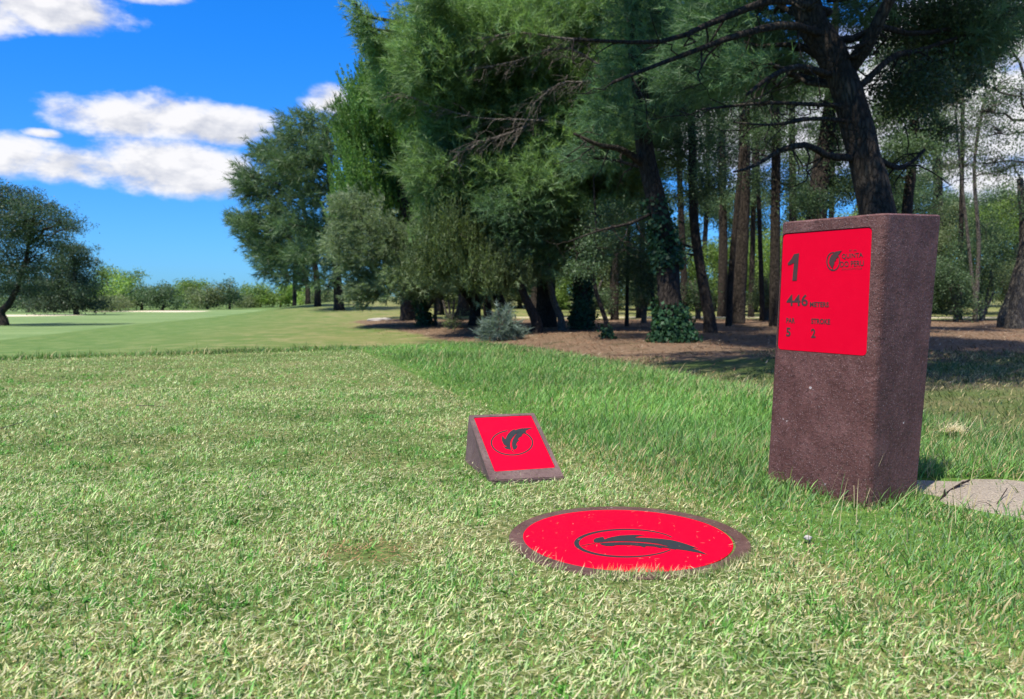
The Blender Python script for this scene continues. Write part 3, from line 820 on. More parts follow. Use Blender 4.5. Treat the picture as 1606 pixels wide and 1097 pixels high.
def foliage(blobs, style, base, axis=None, dens=1.0, coarse=1.0):
    """blobs: (centre, radii, Y) -> V, loops, starts, colours of leaf faces"""
    S = STY[style]; parts = []
    for c, r, Y, dn in blobs:
        c = np.array(c); r = np.array(r)
        px = Y / FPX
        area = math.pi * (r[0] / px) * (r[2] / px)
        n = int(np.clip(area * dict(needle=.055, shoot=.030, leaf=.085)[S['kind']] * dens * dn / coarse ** 2, 10, 12000))
        n = max(n, 10)
        d = unit(rng.normal(size=(n, 3))); rad = rng.random(n) ** .42
        lump = 1 + .36 * np.sin(d[:, 0] * 5 + c[0] * 9) * np.sin(d[:, 2] * 6 + c[2] * 7) + .15 * np.sin(d[:, 1] * 9 + d[:, 2] * 8)
        p = c + d * (rad * lump)[:, None] * r
        ax = np.array([axis[0], axis[1], 0]) if axis is not None else c
        outw = p - ax; outw[:, 2] = 0; outw = unit(outw)
        cl = rng.random((n, 1))
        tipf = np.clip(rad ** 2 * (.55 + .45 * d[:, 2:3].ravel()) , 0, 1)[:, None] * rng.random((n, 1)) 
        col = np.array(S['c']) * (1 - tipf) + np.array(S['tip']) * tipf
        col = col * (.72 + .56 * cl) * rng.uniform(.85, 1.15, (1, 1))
        k = S['k']
        if S['kind'] == 'needle':
            tw = unit(outw * .8 + d * .5 + rng.normal(0, .45, (n, 3)) + np.array([0, 0, .15]))
            L = S['L'] * coarse * max(1, Y / 22)
            w = max(.006, 1.15 * px) * coarse
            pp = np.repeat(p, k, 0); tt = np.repeat(tw, k, 0); m = n * k
            f = rng.random((m, 1))
            st = pp + tt * f * L * 1.2
            nd = unit(tt * 1.0 + rng.normal(0, .55, (m, 3)))
            sd = unit(np.cross(nd, rng.normal(size=(m, 3)))) * w * .5
            ln = L * rng.uniform(.6, 1.1, (m, 1))
            V = np.stack([st - sd, st + sd, st + nd * ln], 1).reshape(-1, 3)
            nvf = 3
        elif S['kind'] == 'shoot':
            tw = unit(outw * .35 + rng.normal(0, .18, (n, 3)) + np.array([0, 0, 1.0]))
            L = S['L'] * coarse * max(1, Y / 22)
            w = max(.008, 1.9 * px) * coarse
            m = n * k
            pp = np.repeat(p, k, 0); tt = np.repeat(tw, k, 0); f = rng.random((m, 1))
            st = pp + tt * (f - .4) * L * 7.0 + rng.normal(0, .035, (m, 3)) * (1.1 - f) * max(1, Y / 22)
            nd = unit(tt * .9 + rng.normal(0, .5, (m, 3)) * (1.1 - f))
            sd = unit(np.cross(nd, rng.normal(size=(m, 3)))) * w * .5
            ln = L * (1.2 - .6 * f) * rng.uniform(.7, 1.1, (m, 1))
            V = np.stack([st - sd, st + sd, st + nd * ln], 1).reshape(-1, 3); nvf = 3
        else:
            L = max(S['L'] * .8, 3.2 * px) * coarse
            m = n * k
            spread = max(.14, 7 * px) * coarse
            st = np.repeat(p, k, 0) + rng.normal(0, 1, (m, 3)) * spread * np.array([.6, .6, .45])
            nd = unit(rng.normal(size=(m, 3)) + np.array([0, 0, -.2])); sd = unit(np.cross(nd, rng.normal(size=(m, 3)) + np.array([0, 0, 1.2])))
            ln = L * rng.uniform(.6, 1.2, (m, 1))
            a = st + nd * ln * .45; b = sd * ln * .28
            V = np.stack([st, a + b, st + nd * ln, a - b], 1).reshape(-1, 3); nvf = 4
        m = n * k
        C = np.repeat(np.repeat(col, k, 0) * rng.uniform(.8, 1.2, (m, 1)), nvf, 0)
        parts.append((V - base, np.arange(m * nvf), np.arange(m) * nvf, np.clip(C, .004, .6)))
    return parts
def rnd_dir(): return unit(rng.normal(size=3))
def limb(mu, a, b, r0, r1, sag=.12, k=5, segs=6, wob=.04, cap=False):
    a = np.array(a); b = np.array(b); L = np.linalg.norm(b - a)
    t = np.linspace(0, 1, segs + 1)[:, None]
    P = a + (b - a) * t + np.array([0, 0, 1]) * (np.sin(np.pi * t) * L * sag) + rng.normal(0, wob * min(L, 1.2), (segs + 1, 3)) * np.sin(np.pi * t)
    V, F = tube(P, np.linspace(r0, r1, segs + 1), k, .06, cap); mu.add(V, F)
    return P
def interp_path(P, z):
    P = np.array(P); i = np.searchsorted(P[:, 2], z); i = min(max(i, 1), len(P) - 1)
    f = np.clip((z - P[i - 1][2]) / max(P[i][2] - P[i - 1][2], 1e-6), 0, 1); return P[i - 1] * (1 - f) + P[i] * f
def blob(px, py, rx, ry, Y, depth=None, dn=1.0):
    return (px, py, rx, ry, Y, depth, dn)      # sized in picture units, placed by place_blob at its tree's own distance
def place_blob(q, dY=0.0):
    px, py, rx, ry, Y, depth, dn = q
    Y = Y + dY; s = Y / FPX
    return (at(px, py, Y), (rx * s, (depth if depth else .9 * rx * s), ry * s), Y, dn)
def smooth_path(P, R_, n=14):
    P = np.array(P); 
    if len(P) < 3: 
        t = np.linspace(0, 1, n)[:, None]; return P[0] + (P[-1] - P[0]) * t, np.interp(np.linspace(0, 1, n), [0, 1], [R_[0], R_[-1]])
    d = np.concatenate([[0], np.cumsum(np.linalg.norm(np.diff(P, axis=0), axis=1))]); d /= d[-1]
    t = np.linspace(0, 1, n)
    # Catmull-Rom
    out = []
    for x in t:
        i = min(np.searchsorted(d, x, side='right') - 1, len(P) - 2); f = (x - d[i]) / (d[i + 1] - d[i])
        p0, p1, p2, p3 = P[max(i - 1, 0)], P[i], P[i + 1], P[min(i + 2, len(P) - 1)]
        out.append(.5 * ((2 * p1) + (-p0 + p2) * f + (2 * p0 - 5 * p1 + 4 * p2 - p3) * f ** 2 + (-p0 + 3 * p1 - 3 * p2 + p3) * f ** 3))
    return np.array(out), np.interp(t, d, R_)
def tree(name, label, cat, trunks, blobs, style, Y=None, bark=None, top=None, ivy=None, group=None, limbs=(), dead=(), twigs=5, dens=1.0, over=(), overstyle=None, coarse=1.0, extra=(), dyb=0.0):
    """trunks: list of paths [(px, py, width_px), ...] from the root up; first py None -> stands on the ground at Y"""
    bark = bark or M_BARK
    paths = []; mu = Multi(); base = None
    for tp in trunks:
        P = []; Rr = []
        px, py, w = tp[0][:3]
        if py is not None and Y is None:
            g = ground_hit(px, py, 6); Yt = g[1]
        else:
            Yt = Y; g = at(px, 480, Yt); g[2] = hz(g[0], g[1])
        if base is None:
            base = g.copy()
        P.append(g + np.array([0, 0, -.12])); Rr.append(w * Yt / FPX / 2 * 1.35)
        P.append(g + np.array([0, 0, .22])); Rr.append(w * Yt / FPX / 2 * 1.05)
        for q in tp[1:]:
            yq = Yt + (q[3] if len(q) > 3 else 0)
            P.append(at(q[0], q[1], yq)); Rr.append(q[2] * yq / FPX / 2)
        if top and tp is trunks[0]:
            d = P[-1] - P[-2]; d = d / max(d[2], .05)
            for f in (.5, 1.0):
                P.append(P[-1] + np.array([d[0] * .4 + rng.normal(0, .06), d[1] * .4, 1]) * (top - P[-1][2]) * f); Rr.append(Rr[-1] * (.62 if f < 1 else .3))
        PP, RR = smooth_path(P, Rr, max(10, 4 * len(P)))
        V, F = tube(PP, RR, 12, .035); mu.add(V, F); paths.append((PP, RR))
    Y0 = base[1]
    root = empty(name, base); tag(root, label, cat, group)
    main, mr = paths[0]
    dY = Y0 + dyb - float(np.mean([q[4] for q in blobs]))
    allb = [place_blob(q, dY) for q in blobs]
    for c, r, yb, dn in allb:
        zz = max(main[0][2] + .5, min(c[2] - .35 * np.hypot(c[0] - base[0], c[1] - base[1]) * .6, main[-1][2]))
        pth = min(paths, key=lambda q: np.linalg.norm(interp_path(q[0], zz) - c))[0]
        a = interp_path(pth, zz)
        Ln = np.linalg.norm(c - a); lr = min(.012 + .012 * Ln, .07)
        if Ln > .05: limb(mu, a, c, lr * 1.3, lr * .45, .06)
        for _ in range(twigs):
            e = c + rnd_dir() * np.array(r) * rng.uniform(.5, .95); limb(mu, c, e, lr * .4, .004, .08, 4, 4, .05)
    for l in limbs:      # visible limbs: [(px,py,w,dY),...]
        P = [at(q[0], q[1], Y0 + (q[3] if len(q) > 3 else 0)) for q in l]; Rr = [q[2] * Y0 / FPX / 2 for q in l]
        PP, RR = smooth_path(P, Rr, 12); V, F = tube(PP, RR, 8, .05); mu.add(V, F)
        for i in range(2, 12):
            if rng.random() < .8:
                e = PP[i] + unit(np.array([rng.normal(-.2, .6), rng.normal(0, .5), rng.normal(-.25, .5)])) * rng.uniform(.25, .8)
                Q = limb(mu, PP[i], e, RR[i] * .3 + .003, .003, -.08, 4, 5, .07)
                for _ in range(2): limb(mu, Q[3], Q[3] + rnd_dir() * rng.uniform(.12, .35), .004, .002, -.05, 3, 3, .06)
    trk = mu.build('trunk', bark, root, base, True)
    if dead:
        md = Multi()
        for l in dead:
            P = [at(q[0], q[1], Y0 + q[3]) for q in l]; Rr = [q[2] * Y0 / FPX / 2 for q in l]
            PP, RR = smooth_path(P, Rr, 12); V, F = tube(PP, RR, 6, .08); md.add(V, F)
            for i in range(3, 12):
                dr = unit(PP[min(i + 1, 11)] - PP[i - 1])
                for _ in range(3):
                    e = PP[i] + unit(dr * .8 + np.array([rng.normal(0, .3), rng.normal(0, .4), -.45 + rng.normal(0, .3)])) * rng.uniform(.25, .75)
                    Q = limb(md, PP[i], e, .007, .003, .08, 4, 5, .05)
                    for _ in range(2): limb(md, Q[rng.integers(2, 5)], Q[3] + unit(dr + rnd_dir() + np.array([0, 0, -.4])) * rng.uniform(.15, .35), .004, .002, .04, 3, 3, .05)
        tag(md.build('dead_branch', M_TWIG, root, base, True), 'bare grey dead branches')
    parts = foliage(allb, style, base, base, dens, coarse)
    for st_, bl in extra: parts += foliage([place_blob(q, dY) for q in bl], st_, base, base, dens, coarse)
    if over: parts += foliage(over, overstyle or style, base, base, .55, 2.6)
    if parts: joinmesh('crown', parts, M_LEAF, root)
    if ivy:
        pi = []
        for tp, z0, z1, n in ivy:
            PP, RR = paths[tp]
            zz = z0 + (z1 - z0) * rng.beta(1, 1.7, n)
            q = np.array([interp_path(PP, base[2] + z) for z in zz]); rr_ = np.interp(base[2] + zz, PP[:, 2], RR)
            a = rng.uniform(0, 6.28, n); rr_ = rr_ * rng.uniform(.9, 1.2, n) * (1.25 - .3 * (zz - z0) / max(z1 - z0, .1))
            p = q + np.stack([np.cos(a) * rr_, np.sin(a) * rr_, rng.normal(0, .03, n)], 1)
            m = n * 5
            st = np.repeat(p, 5, 0) + rng.normal(0, .035, (m, 3)); o_ = np.repeat(np.stack([np.cos(a), np.sin(a), 0 * a], 1), 5, 0)
            nd = unit(rng.normal(size=(m, 3)) + np.array([0, 0, -.6]) + o_ * .4); sd = unit(np.cross(nd, o_ + .3 * rng.normal(size=(m, 3)))); ln = rng.uniform(.04, .085, (m, 1))
            V = np.stack([st, st + nd * ln * .45 + sd * ln * .4, st + nd * ln, st + nd * ln * .45 - sd * ln * .4], 1).reshape(-1, 3)
            C = np.repeat(np.array([.03, .078, .036]) * rng.uniform(.5, 1.6, (m, 1)), 4, 0)
            pi.append((V - base, np.arange(m * 4), np.arange(m) * 4, C))
        tag(joinmesh('ivy', pi, M_LEAF, root), 'dark green ivy climbing the trunk')
    return root
def overcrown(cx, cy, z0, z1, r, n):
    """upper crown, mostly above the picture, that shades the ground"""
    out = []
    for i in range(n):
        a = rng.uniform(0, 6.28); q = math.sqrt(rng.random()) * r; z = rng.uniform(z0, z1)
        out.append(((cx + q * math.cos(a), cy + q * math.sin(a), z), (r * .36, r * .36, r * .24), 13, 1.0))
    return out
def broken(Y, qs, sc=.72, n=2, depth=2.0):
    out = []
    for px, py, rx, ry in qs:
        out.append(blob(px, py, rx * sc, ry * sc * .95, Y + rng.normal(0, 1), depth))
        for _ in range(n):
            a = rng.uniform(0, 6.28); out.append(blob(px + math.cos(a) * rx * .75, py + math.sin(a) * ry * .7, rx * .42, ry * .32, Y + rng.normal(0, 1), depth * .6))
    return out

# --- 1. tall feathery pine whose low boughs fill the middle of the picture
b = []
for q in [(578, 44, 11, 18), (566, 24, 8, 12), (590, 66, 16, 18), (608, 88, 24, 22), (634, 52, 12, 20), (640, 98, 34, 28), (672, 84, 42, 38), (700, 30, 50, 40), (690, 120, 60, 45), (770, 60, 70, 50), (850, 30, 80, 45), (760, 150, 75, 50), (840, 120, 80, 50), (930, 60, 80, 50),
          (720, 210, 60, 45), (800, 220, 75, 45), (890, 190, 80, 50), (960, 140, 70, 50), (1010, 60, 60, 45), (690, 280, 50, 40), (760, 290, 70, 42), (840, 290, 75, 42), (920, 270, 70, 42),
          (720, 355, 60, 38), (790, 360, 70, 38), (860, 355, 60, 35), (930, 340, 50, 30), (760, 410, 60, 28), (830, 415, 55, 26), (690, 10, 40, 30), (760, 5, 60, 40), (980, 5, 70, 40), (640, 150, 45, 40), (1000, 120, 60, 45), (1045, 150, 50, 34), (990, 215, 60, 36), (1050, 70, 50, 40), (950, 225, 60, 40), (985, 275, 50, 26), (900, 400, 50, 24), (770, 185, 50, 40), (845, 180, 50, 40), (800, 140, 55, 40), (880, 240, 50, 34), (830, 80, 50, 34), (900, 130, 50, 34)]:
    Yq = 15 + rng.normal(0, .8) - .0012 * (q[0] - 800); b.append(blob(*q, Yq, 1.0))
tree('pine_tree', 'huge feathery green pine whose low drooping boughs with bare grey branches fill the middle', 'pine tree',
     [[(856, None, 30), (856, 400, 26), (850, 200, 24), (850, 0, 22)]], b, 'pine', Y=18.5, dyb=-2.0, top=11, twigs=7, dens=2.0,
     dead=[[(1060, 55, 4.4, -3.1), (960, 66, 3.8, -3.4), (880, 60, 3.2, -3.6), (815, 52, 2.5, -3.7), (760, 60, 1.9, -3.7)], [(1050, 90, 3.8, -3.0), (960, 110, 3.2, -3.3), (890, 75, 2.5, -3.5), (810, 96, 1.9, -3.6), (750, 108, 1.3, -3.6)],
           [(1000, 195, 3.8, -2.9), (900, 193, 3.2, -3.2), (820, 188, 2.5, -3.4), (740, 184, 1.9, -3.5), (650, 155, 1.3, -3.5)], [(980, 100, 3.8, -3.1), (920, 128, 2.5, -3.4), (880, 130, 1.9, -3.5), (840, 160, 1.3, -3.6)], [(860, 180, 3.2, -3.1), (810, 205, 2.5, -3.4), (770, 218, 1.9, -3.6), (720, 240, 1.3, -3.6)]],
     over=overcrown(1.2, 20, 8.8, 10.5, 2.0, 4))
# --- 2. bright shooting conifer behind it on the left
b = [blob(*q, 24 + rng.normal(0, .7), 1.3) for q in [(600, 130, 34, 46), (570, 160, 30, 44), (548, 215, 26, 48), (590, 215, 40, 55), (640, 200, 45, 60), (560, 290, 36, 55), (610, 300, 45, 55), (660, 290, 45, 55), (700, 340, 45, 50), (650, 370, 50, 42), (545, 330, 22, 40), (705, 400, 45, 40), (625, 110, 25, 35)]]
tree('cypress_tree', 'bright green conifer with upright shoots, left of the huge feathery pine', 'conifer tree', [[(640, None, 24), (635, 350, 20), (620, 150, 10)]], b, 'shoot', Y=24, top=6.9, dens=2.4)
# --- 3. grey-green shrubby tree in front of it
b = [blob(*q, 20.5 + rng.normal(0, .6), 1.2) for q in [(560, 340, 38, 36), (600, 375, 50, 40), (545, 390, 34, 34), (650, 395, 50, 40), (590, 430, 50, 30), (640, 440, 50, 28), (690, 430, 50, 34), (548, 325, 18, 18), (575, 460, 34, 20)]]
tree('shrubby_tree', 'grey-green bushy small tree with slanting stems at the grass edge', 'small tree', [[(665, 512, 14), (650, 460, 12), (625, 420, 8)], [(661, 512, 10), (690, 450, 8), (700, 420, 6)], [(683, 511, 5), (682, 450, 4)]], b, 'grey', bark=M_BARKG, ivy=[(0, .0, .9, 260)], dens=3.0)
# --- 4. yellow-green lower bough tree
b = [blob(*q, 18 + rng.normal(0, .5), 1.0) for q in [(700, 370, 45, 40), (740, 390, 40, 40), (690, 410, 40, 30), (750, 425, 46, 24), (800, 430, 40, 20), (700, 335, 34, 30), (660, 415, 34, 22)]]
tree('pine_tree', 'yellow-green young pine, its foliage reaching low over the reddish straw behind the blue-grey shrub', 'pine tree', [[(745, None, 18), (745, 440, 15), (742, 380, 10)]], b, 'young', Y=19.5, dyb=-4.2, dens=1.3, extra=[('grey', [blob(760, 420, 70, 40, 18.3), blob(690, 400, 40, 50, 18.2)])])
# --- 5. group of far pines on the mound, left
GP = 'far pines on the mound'
b = broken(42, [(470, 205, 26, 24), (500, 200, 30, 24), (520, 235, 30, 30), (440, 260, 36, 28), (475, 265, 40, 34), (505, 300, 40, 34), (520, 360, 34, 34), (490, 355, 40, 26), (505, 400, 38, 24), (500, 240, 30, 30), (530, 190, 20, 24), (530, 420, 20, 20), (515, 440, 18, 14)])
tree('pine_tree', 'tallest grey-green pine of the far group, with the stoutest trunk, on the mound', 'pine tree', [[(532, 487, 15), (526, 400, 12), (518, 300, 9), (512, 200, 5)]], b, 'farpine', group=GP, dens=1.6)
b = broken(46, [(420, 240, 22, 22), (405, 290, 34, 28), (440, 300, 36, 34), (415, 345, 34, 30), (455, 350, 38, 34), (425, 385, 30, 22), (465, 400, 34, 26), (480, 430, 26, 16), (392, 290, 16, 16), (440, 230, 24, 24)])
tree('pine_tree', 'broad far pine with dark trunk, second from the right in the group on the mound', 'pine tree', [[(498, 481, 10), (496, 430, 9), (470, 300, 6), (450, 240, 4)]], b, 'farpine', group=GP, dens=1.6)
b = broken(50, [(384, 292, 9, 12), (388, 345, 22, 10), (395, 362, 24, 16), (400, 380, 22, 16), (378, 348, 10, 7), (415, 400, 20, 14), (440, 425, 30, 14), (455, 440, 24, 10), (424, 405, 26, 16)])
tree('pine_tree', 'slim outermost far pine whose boughs reach out over the fairway', 'pine tree', [[(483, None, 8), (478, 430, 7), (440, 340, 5), (410, 280, 3)]], b, 'farpine', Y=51, group=GP, dens=1.5, extra=[('olive', [blob(432, 396, 16, 10, 49.5)])])
b = [blob(*q, 55, 2.0) for q in [(465, 410, 24, 20), (445, 380, 24, 24), (480, 380, 26, 26)]]
tree('pine_tree', 'leftmost and thinnest trunk of the far group on the mound, bare below', 'pine tree', [[(462, None, 6), (462, 430, 6), (462, 380, 4)]], b, 'farpine', Y=56, group=GP)
# --- 6. ivy-footed leaning tree in front
b = [blob(*q, 10.5 + rng.normal(0, .5), .9, .8) for q in [(1000, 100, 60, 40), (1060, 40, 60, 40), (1100, 120, 50, 30), (960, 180, 50, 30), (1040, 190, 50, 26), (930, 250, 45, 24), (1010, 20, 60, 30)]]
tree('pine_tree', 'dark leaning trunk with ivy round its foot, nearest the grass in the wood', 'tree', [[(1056, 537, 40), (1050, 470, 37), (1046, 400, 34), (1030, 320, 31), (1012, 240, 28), (1005, 150, 25), (990, 0, 22)]], b, 'dark', top=8, ivy=[(0, .0, .6, 600), (0, 1.1, 2.2, 330)],
     limbs=[[(1022, 335, 6), (990, 350, 5, -.4), (940, 362, 3, -.7), (890, 380, 1.5, -1)], [(1012, 260, 14), (975, 235, 10, -.3), (940, 228, 7, -.5), (900, 210, 4, -.7)]], dens=.9,
     over=overcrown(1.4, 11.5, 6.6, 8.5, 2.2, 10))
# --- 7. great pine at right, behind the post
b = [blob(*q, 9 + rng.normal(0, .5), .9, .8) for q in [(1180, 20, 70, 40), (1120, 60, 60, 35), (1230, 60, 50, 35), (1090, 110, 60, 32), (1160, 120, 60, 24), (1520, 60, 45, 40), (1350, 10, 60, 30), (1200, 100, 50, 30), (1240, 130, 40, 24), (1130, 20, 60, 40)]]
tree('pine_tree', 'thick dark fissured trunk leaning left with twisted limbs, directly behind the post', 'tree', [[(1400, None, 60), (1388, 400, 57), (1373, 320, 54), (1352, 230, 48), (1330, 150, 46), (1303, 80, 45), (1262, 0, 44)]], b, 'dark', Y=9, dyb=1.1, top=8.5, dens=1.15, extra=[('holm', [blob(*q, 9 + rng.normal(0, .5), .9, .75) for q in [(1400, 30, 60, 40), (1450, 80, 50, 40), (1480, 20, 60, 40), (1420, 130, 40, 30), (1480, 130, 40, 34), (1560, 30, 50, 40)  , (1530, 80, 40, 30), (1440, 150, 34, 24)]])],
     limbs=[[(1345, 248, 13), (1300, 245, 11, -.2), (1265, 228, 10, -.4), (1225, 236, 8, -.5), (1180, 262, 5, -.7), (1150, 270, 3, -.8)], [(1332, 166, 8), (1270, 164, 6, -.3), (1200, 162, 5, -.6), (1100, 172, 3, -1)], [(1330, 110, 26), (1360, 70, 22, -.2), (1385, 20, 18, -.3), (1420, -40, 14, -.4)],
            [(1300, 60, 14), (1240, 40, 12, -.4), (1160, 55, 9, -.8), (1050, 95, 6, -1.2), (960, 130, 4, -1.5)], [(1335, 192, 8), (1280, 186, 6, -.3), (1210, 196, 4, -.5), (1150, 192, 2.5, -.7)], [(1300, 20, 14), (1220, 0, 12, -.4), (1130, 30, 9, -.8), (1040, 65, 6, -1.2), (900, 62, 4, -1.6)],
            [(1345, 140, 12), (1400, 90, 10, .2), (1440, 80, 8, .4), (1500, 60, 5, .6)], [(1365, 240, 10), (1400, 262, 9, .2), (1425, 258, 7, .3), (1450, 235, 5, .4)], [(1310, 120, 10), (1255, 105, 9, -.5), (1210, 120, 7, -.8), (1170, 150, 4, -1)]],
     over=overcrown(2.3, 7.4, 4.9, 8.5, 2.9, 26))
# --- 8. slender trunks of the wood
GT = 'slender trunks in the wood'
def slender(label, path, blobs, style='oak', ivy=None, top=6.5, Y=None, bark=None, dens=.8, name='slender_tree', over=True, limbs=()):
    r = tree(name, label, 'tree', path, blobs, style, Y=Y, top=top, bark=bark, ivy=ivy, group=GT, twigs=8, dens=dens * 1.9, limbs=limbs)
    return r
def bl(Y, *qs, dn=.8, d=.9): return [blob(*q, Y + rng.normal(0, .4), d, dn) for q in qs]
slender('slim grey-brown trunk bending left as it rises, right of the ivy-footed trunk', [[(1113, 522, 19), (1100, 430, 16), (1088, 340, 14), (1085, 200, 12), (1080, 60, 10)]], bl(14, (1080, 230, 50, 35), (1110, 290, 40, 25), (1060, 160, 50, 30), (1120, 160, 40, 30)), limbs=[[(1094, 392, 4), (1070, 383, 3), (1050, 380, 2)], [(1096, 402, 4), (1075, 398, 3), (1060, 396, 2)]])
slender('straight slim trunk left of the dark pair of trunks', [[(1133, 497, 15), (1134, 350, 13), (1131, 200, 11), (1128, 60, 9)]], bl(19, (1135, 250, 40, 30), (1150, 310, 34, 24), (1120, 190, 40, 26), (1150, 130, 40, 30)))
slender('thickest dark straight trunk, forked near its foot, between slimmer ones', [[(1157, 508, 21), (1163, 400, 20), (1167, 280, 19), (1168, 150, 16), (1172, 40, 12)], [(1143, 512, 10), (1147, 420, 9), (1155, 330, 8), (1164, 230, 7)]], bl(14.5, (1170, 200, 45, 30), (1195, 150, 40, 30), (1150, 110, 45, 28), (1185, 280, 30, 22), (1140, 60, 50, 30)))
slender('straight pole-like trunk just left of the post top', [[(1215, None, 16), (1216, 350, 15), (1217, 230, 13), (1216, 60, 11)]], bl(18, (1210, 210, 40, 26), (1235, 290, 34, 22), (1195, 120, 40, 30), (1240, 90, 40, 30)), Y=18)
slender('thin bare trunk rising behind the left corner of the post top', [[(1243, None, 12), (1243, 300, 11), (1242, 200, 10), (1243, 60, 8)]], bl(21, (1250, 250, 40, 22), (1245, 150, 36, 26), (1270, 200, 30, 20)), Y=21)
slender('stout shaded trunk curving left, behind the plaque side of the post', [[(1262, None, 34), (1280, 340, 32), (1286, 280, 28), (1300, 180, 20)]], bl(15, (1290, 250, 40, 26), (1310, 290, 40, 30), (1270, 320, 34, 24), (1320, 200, 40, 30), (1300, 140, 40, 26)), Y=15)
slender('crooked leafy tree with dark crown, right of the thick fissured trunk', [[(1405, None, 20), (1420, 350, 16), (1430, 260, 14), (1435, 180, 12), (1440, 80, 10)]], bl(15, (1400, 180, 40, 34), (1440, 150, 45, 40), (1480, 100, 45, 40), (1500, 40, 50, 40), (1420, 240, 40, 30), (1460, 215, 40, 28), (1410, 80, 40, 34), (1530, 90, 36, 34), (1550, 30, 45, 36), (1380, 280, 30, 24)), Y=15, dens=1.0)
slender('upright trunk with ivy, right of the post top', [[(1470, 492, 17), (1472, 400, 16), (1471, 300, 14), (1468, 180, 11), (1466, 90, 8)]], bl(18, (1470, 190, 34, 24), (1480, 260, 30, 18), (1455, 280, 26, 16), (1490, 150, 34, 22), (1445, 310, 30, 16)), ivy=[(0, 0, .5, 200), (0, 1.6, 2.6, 260)], dens=.7)
slender('ivy-clad trunk left of the leaning ivy-footed one', [[(913, 517, 24), (914, 430, 22), (918, 350, 20), (924, 250, 16)]], bl(14, (930, 300, 50, 30), (900, 330, 45, 26), (960, 290, 40, 30), (940, 230, 50, 30)), 'dark', ivy=[(0, 0, 1.5, 550)])
slender('thin crooked sapling before the ivy-clad trunk', [[(952, 532, 7), (942, 480, 7), (932, 440, 6), (935, 360, 4)]], bl(11, (935, 380, 30, 22), (950, 340, 34, 24), (915, 420, 26, 16)), 'oak', ivy=[(0, 0, .25, 60)], top=3.5, dens=.6)
slender('dark trunk slanting strongly left beside the blue-grey shrub', [[(841, 523, 16), (825, 470, 13), (812, 435, 11), (800, 390, 9), (792, 370, 7)]], bl(13, (800, 380, 45, 24), (830, 340, 45, 26), (780, 330, 40, 26)), 'dark', top=None)
slender('grey trunk slanting left, right of the darker slanting one', [[(880, 519, 11), (868, 470, 10), (860, 430, 9), (856, 370, 7)]], bl(13.5, (860, 350, 45, 26), (885, 310, 45, 26)), 'dark', bark=M_BARKG, top=None)
slender('dark broad trunk standing behind the two slanting ones', [[(843, 498, 22), (846, 420, 20), (848, 300, 16)]], bl(18, (850, 390, 50, 26), (870, 430, 40, 20)), 'oak')
slender('twin-stemmed trunk behind the blue-grey shrub', [[(792, 510, 18), (776, 450, 15), (770, 400, 11)], [(765, 508, 13), (762, 450, 11), (750, 400, 9)]], bl(16, (780, 400, 50, 28), (740, 430, 40, 22), (800, 440, 40, 18)), 'dark', top=4)
slender('round trunk in deep shade left of the blue-grey shrub', [[(727, 496, 18), (727, 440, 16), (725, 380, 12)]], bl(19, (720, 400, 50, 30), (700, 440, 40, 20)), 'dark', top=4)
slender('thin trunk right of the ivy-clad one, with a bushy low crown', [[(983, 512, 6), (984, 450, 5), (985, 400, 5), (990, 300, 4)]], bl(17, (985, 430, 30, 24), (975, 390, 34, 24), (1000, 360, 34, 26)), 'oak', top=4)
slender('short thin trunk with dark leafy head left of the ivy foot', [[(1025, 516, 6), (1024, 470, 6), (1020, 420, 5)]], bl(15, (1020, 440, 30, 26), (1005, 410, 30, 22), (1030, 400, 30, 24)), 'oak', top=3)
slender('brown trunk seen between the sapling and the ivy-clad tree', [[(964, 502, 12), (966, 420, 11), (972, 300, 9), (975, 200, 8)]], bl(19, (970, 300, 45, 26), (990, 240, 45, 28), (950, 220, 45, 30)), 'oak')
slender('far narrow trunk deep in the wood, left of the straight slim trunk', [[(1098, 488, 9), (1104, 400, 8), (1110, 280, 7), (1108, 120, 6)]], bl(24, (1105, 320, 34, 24), (1095, 270, 34, 24), (1120, 220, 34, 24)), 'oak')
tree('broadleaf_tree', 'double rough grey trunk leaning right at the right edge of the wood', 'tree', [[(1592, 516, 26), (1603, 450, 24), (1625, 360, 22), (1640, 200, 18)], [(1576, 514, 20), (1592, 450, 17), (1606, 380, 14), (1600, 280, 9)]], bl(14, (1590, 260, 40, 24), (1570, 210, 45, 30), (1600, 150, 45, 30), (1560, 140, 40, 24), (1610, 320, 40, 30), (1580, 60, 50, 40), (1600, 20, 50, 40), (1545, 175, 34, 20), (1560, 255, 34, 20), dn=.42), 'oak', bark=M_BARKG, twigs=16, dens=.9)
tree('slender_tree', 'airy bare-twigged tree against white cloud beyond the right corner of the post', 'tree', [[(1530, None, 7), (1535, 380, 6), (1528, 260, 5), (1545, 150, 4)], [(1531, None, 5), (1510, 300, 4), (1500, 200, 3)]], bl(22, (1530, 200, 50, 40), (1560, 160, 50, 40), (1510, 260, 45, 34), (1570, 270, 45, 30), (1500, 160, 40, 30), dn=.22, d=1.2), 'olive', Y=22, bark=M_BARKG, twigs=40)

